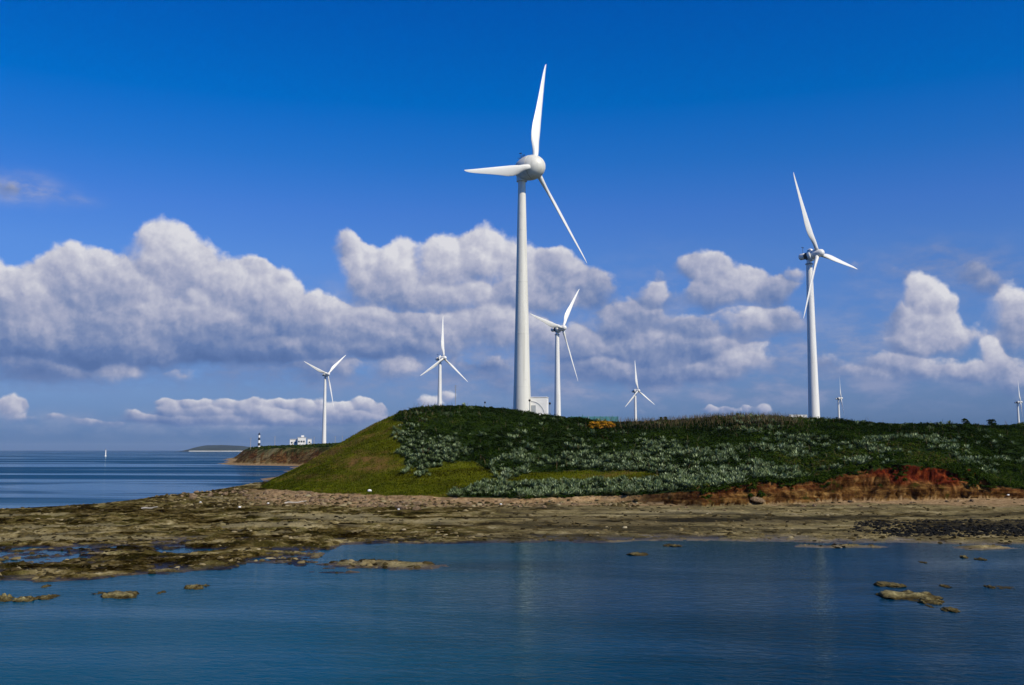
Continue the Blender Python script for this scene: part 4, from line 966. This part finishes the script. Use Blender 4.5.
# ------------------------------------------------------------------ rocks
def rock_mesh(name, seed, sx, sy, sz, mat, sub=3, jag=.35):
    bm = bmesh.new(); bmesh.ops.create_icosphere(bm, subdivisions=sub, radius=1.0)
    r = np.random.default_rng(seed); o3 = r.random(3) * 50
    co = np.array([v.co[:] for v in bm.verts])
    n = fbm(co[:, 0] + o3[0] + co[:, 2] * .7, co[:, 1] + o3[1] - co[:, 2] * .5, .8, 4, seed % 97, .6) * jag + fbm(co[:, 2] + o3[2], co[:, 0] + o3[0], .5, 3, seed % 89) * jag * .5
    co = co * (1 + n)[:, None] * np.array([sx, sy, sz])
    for v, c in zip(bm.verts, co): v.co = c
    me = bpy.data.meshes.new(name); bm.to_mesh(me); bm.free(); me.materials.append(mat)
    for p in me.polygons: p.use_smooth = sub > 2
    return me
IS = [ # px, py of the waterline middle, width px, height px, label
 (8, 597, 28, 5, 'flat mossy reef rock at the left edge of the lagoon, leftmost of its row'),
 (17, 595, 9, 8, 'small upright dark reef rock in the row at the left edge of the lagoon'),
 (35, 596, 23, 6, 'rounded olive reef rock just right of the upright dark one'),
 (57, 593.5, 18, 3.5, 'low reef rock, last in the row at the left edge of the lagoon'),
 (132, 591.5, 38, 6, 'jagged olive reef rock alone in the water, right of the row at the left edge'),
 (107, 589.5, 12, 2, 'thin sliver of reef rock just left of the jagged olive rock'),
 (202, 584, 21, 4.5, 'reef rock with a dark right end, near the shore of the lagoon'),
 (169, 588.5, 8, 1.6, 'tiny reef rock between the jagged olive rock and the dark-ended one'),
 (56, 582.8, 8, 2, 'tiny dark reef rock between the shore and the left row'),
 (636, 552, 19, 2.6, 'small pale reef rock alone in the middle of the lagoon'),
 (671, 543.5, 19, 2.4, 'flat reef rock close to the shore in the middle of the lagoon'),
 (882, 582, 28, 4, 'reef rock with a dark left end, topmost of the right lagoon cluster'),
 (900, 592.5, 50, 6.5, 'longest reef rock of the cluster in the right of the lagoon'),
 (920, 597.5, 24, 4.5, 'reef rock overlapping the right end of the longest one in the lagoon'),
 (940, 605.5, 17, 4, 'lowest small reef rock of the cluster in the right of the lagoon'),
 (936, 583, 12, 2.4, 'small low reef rock right of the topmost one of the cluster'),
 (980, 583.6, 7, 2.6, 'small dark reef rock farthest right in the lagoon'),
 (995, 584.5, 22, 1.2, 'very thin flat reef rock at the right of the lagoon'),
 (956, 555, 6, 3.2, 'small pale rock in the dark water below the right shore'),
 (973, 557, 10, 3, 'pale double rock in the dark water below the right shore'),
 (916, 560, 6, 2, 'small pale rock in the dark water, leftmost below the right shore'),
 (920, 602, 5, 2, 'tiny dark reef rock just under the longest one')]
for i, (x, y, w, h, lab) in enumerate(IS):
    Y = y2Y(y); W_ = w * Y / F * .5; Hh = h * Y / F
    me = rock_mesh('reef_rock', 300 + i, W_, min(W_, 1.6) * .8 + .25, Hh * .50, M_ROCK, 4, .6)
    co = np.empty(len(me.vertices) * 3); me.vertices.foreach_get('co', co); co = co.reshape(-1, 3)
    co[:, 2] += (fbm(co[:, 0], co[:, 1], W_ * .45, 4, i) * .55) * Hh * (co[:, 2] > 0); me.vertices.foreach_set('co', co.ravel())
    o = bpy.data.objects.new('reef_rock', me); C.objects.link(o); o.location = ((x - 512) / F * Y, Y, -.02)
    tag(o, lab, 'rock', 'reef rocks in the lagoon')
# loose rubble and shell grit over the whole flat (nobody could count it)
def rubble(n, name, lab, mat, xr, yr, smin, smax, tonef, zmin=.02, seed=1, flat=.6):
    r = np.random.default_rng(seed)
    V0 = np.array([(1,0,0),(.3,.95,0),(-.8,.6,0),(-.85,-.5,0),(.2,-1,0),(.55,.3,.75),(-.4,.35,.8),(-.05,-.55,.7)], float)
    F0 = np.array([(0,1,5,5),(1,2,6,5),(2,3,6,6),(3,4,7,6),(4,0,5,7),(5,6,7,7)])
    px = r.uniform(*xr, n); py = r.uniform(*yr, n)
    Y = y2Y(py, .3); X = (px - 512) / F * Y
    Z, inf = height(X, Y); k = (Z > zmin) & (Y < inf[3] + .3) & (r.random(n) < np.clip(.5 + fbm(X, Y, 2.5, 3, seed + 50) * 1.2, .08, 1))
    X, Y, Z = X[k], Y[k], Z[k]; n = len(X)
    s = smin + (smax - smin) * r.random(n) ** 3; a = r.random(n) * 6.283; ca, sa = np.cos(a), np.sin(a)
    v = V0[None] * (1 + r.normal(size=(n, 8, 1)) * .18) * np.stack([s * r.uniform(.8, 1.7, n), s, s * flat * r.uniform(.6, 1.3, n)], -1)[:, None]
    W3 = np.stack([v[..., 0] * ca[:, None] - v[..., 1] * sa[:, None] + X[:, None], v[..., 0] * sa[:, None] + v[..., 1] * ca[:, None] + Y[:, None], v[..., 2] + Z[:, None] - .01], -1)
    Fq = (F0[None] + (np.arange(n) * 8)[:, None, None]).reshape(-1, 4); tri = Fq[:, 2] == Fq[:, 3]
    me = bpy.data.meshes.new(name); W3 = W3.reshape(-1, 3)
    tot = np.where(tri, 3, 4); st = np.concatenate([[0], np.cumsum(tot)[:-1]])
    vi = Fq.ravel()[~np.stack([0 * tri, 0 * tri, 0 * tri, tri], 1).astype(bool).ravel()]
    me.vertices.add(len(W3)); me.vertices.foreach_set('co', W3.astype(np.float32).ravel())
    me.loops.add(len(vi)); me.loops.foreach_set('vertex_index', vi.astype(np.int32))
    me.polygons.add(len(tot)); me.polygons.foreach_set('loop_start', st.astype(np.int32)); me.update(calc_edges=True); me.materials.append(mat)
    o = bpy.data.objects.new(name, me); C.objects.link(o); attr(o, 'tone', np.repeat(np.clip(tonef(X, Y, r, n), 0, 1), 8)); tag(o, lab, 'stones', kind='stuff')
M_RUB = mat_leaf('rubble_stone', [(0, (0.010, 0.008, 0.004)), (0.35, (0.06, 0.045, 0.018)), (0.65, (0.20, 0.16, 0.08)), (1, (0.46, 0.41, 0.29))], .9, 0.0)
rubble(26000, 'rubble', 'loose brown and pale rubble scattered over the mud flat', M_RUB, (-60, 1090), (499, 582), .04, .22, lambda X, Y, r, n: r.random(n) ** 2.2 * .62 + .04 + fbm(X, Y, 5, 3, 9) * .25, seed=3)
rubble(9000, 'shore_rubble', 'brown rubble heaped along the foot of the grassy slope', M_RUB, (150, 640), (489, 508), .05, .30, lambda X, Y, r, n: .12 + r.random(n) ** 1.5 * .62, seed=5, flat=.8)
rubble(9000, 'black_gravel', 'black gravel spread on the right of the mud flat', M_BASALT, (850, 1090), (519, 532), .04, .17, lambda X, Y, r, n: r.random(n), seed=8, flat=.8)
# dark basalt stones on the right flat
bas = [rock_mesh('basalt_stone', 500 + s, 1, .85, .62, M_BASALT, 2, .4) for s in range(6)]
cnt = 0
while cnt < 290:
    x = 870 + 170 * random.random() ** .7; y = random.gauss(526 + (x - 950) * .012, 2.6)
    if random.random() < .1: x = random.uniform(840, 1020); 
    Y = y2Y(y, .35); X0 = (x - 512) / F * Y; o = bpy.data.objects.new('basalt_stone', bas[cnt % 6]); C.objects.link(o)
    s = random.uniform(.07, .19); o.location = (X0, Y, soil(X0, Y) + s * .25); o.scale = (s * random.uniform(.8, 1.3), s, s); o.rotation_euler = (0, 0, random.random() * 6.28)
    tag(o, 'dark basalt stone lying among the black stones on the right of the mud flat', 'stone', 'black stones on the right of the mud flat'); cnt += 1
# boulders at the foot of the grassy slope
bou = [rock_mesh('boulder', 600 + s, 1, .8, .7, M_BOULD, 2, .4) for s in range(6)]
for i in range(110):
    x = random.uniform(185, 420) if i < 80 else random.uniform(420, 1010); y = foot_y(x) + random.uniform(1.5, 9 if x < 420 else 5)
    Y = y2Y(y, .7); X0 = (x - 512) / F * Y; s = random.uniform(.15, .5) if x < 420 else random.uniform(.12, .34)
    o = bpy.data.objects.new('boulder', bou[i % 6]); C.objects.link(o); o.location = (X0, Y, soil(X0, Y) + s * .15); o.scale = (s * random.uniform(.8, 1.5), s, s * random.uniform(.7, 1.1)); o.rotation_euler = (random.uniform(-.2, .2), 0, random.random() * 6.28)
    lab = ('brown boulder on the rocky strip below the bright grassy slope', 'boulders below the grassy slope') if x < 420 else ('small brown stone at the foot of the bank and the orange cliff', 'stones at the foot of the bank')
    tag(o, lab[0], 'boulder', lab[1])
# a slab fallen from the cliff
def one_rock(x, y, sx, sy, sz, mat, lab, name, z=.7, seed=1, rx=0):
    P0 = on_slope(x, y, 90); X0, Y = P0.x, P0.y
    o = bpy.data.objects.new(name, rock_mesh(name, seed, sx, sy, sz, mat, 2, .3)); C.objects.link(o)
    o.location = (X0, Y, soil(X0, Y) + sz * .4); o.rotation_euler = (rx, .1, .3); tag(o, lab, name.replace('_', ' ')); return o
one_rock(755, 501.5, .85, .4, .24, M_BOULD, 'pale slab leaning at the foot of the orange cliff', 'rock_slab', seed=71, rx=.5)
for i, (x, y, s, lab) in enumerate([(204, 503.5, .16, 'white foam chunk on the reef flat near the open sea'), (243, 508, .17, 'flat white foam chunk left of the rocky strip'), (271, 504, .13, 'small white foam chunk among the boulders below the grassy slope'), (371, 492.5, .28, 'pale foam chunk at the lower edge of the bright grass'), (400, 510, .13, 'white foam chunk on the beach, left one of a close pair'), (407.5, 508.5, .12, 'white foam chunk on the beach, right one of a close pair'), (501, 505, .15, 'pinkish white foam chunk on the sand below the agave band'), (1003, 496, .16, 'white foam chunk at the foot of the bank on the far right')]):
    P0 = on_slope(x, y, 70); X0, Y = P0.x, P0.y
    o = bpy.data.objects.new('foam_chunk', rock_mesh('foam_chunk', 800 + i, s * .9, s * .6, s * .5, M_FOAM, 2, .25)); C.objects.link(o); o.location = (X0, Y, soil(X0, Y) + s * .5); tag(o, lab, 'foam chunk', 'washed up foam chunks')
# driftwood
for (x, y, Ln, a, lab) in [(298, 502.5, 2.2, .25, 'pale driftwood log lying among the boulders'), (154, 507, 1.6, -.1, 'short pale plank on the reef near the open sea')]:
    Y = y2Y(y, .5); X0 = (x - 512) / F * Y; bm = bmesh.new(); z = soil(X0, Y)
    pr = None
    for k in range(6):
        t = k / 5 - .5; q = Vector((t * Ln * math.cos(a), t * Ln * math.sin(a), .14 + .05 * math.sin(k * 1.7) + t * .15))
        if pr is not None: bm_tube(bm, pr, q, .10 - .01 * k, .09 - .01 * k, 8)
        pr = q
    o = obj('driftwood', bm, M_WOOD, None, (X0, Y, z)); tag(o, lab, 'driftwood', 'driftwood on the shore')

# ------------------------------------------------------------------ air: a closed box of even haze round the camera and the whole scene
m, g = new_mat('sea_haze')
vol = g.n('ShaderNodeVolumePrincipled', {'Color': (0.62, 0.78, 1.0, 1), 'Density': 0.000035, 'Anisotropy': 0.0})
g.nt.links.new(vol.outputs[0], g.n('ShaderNodeOutputMaterial').inputs['Volume'])
bm = bmesh.new(); bm_box(bm, (0, 0, 38.0), (24100, 24100, 84.0))
haze = obj('haze', bm, m); tag(haze, kind='stuff')
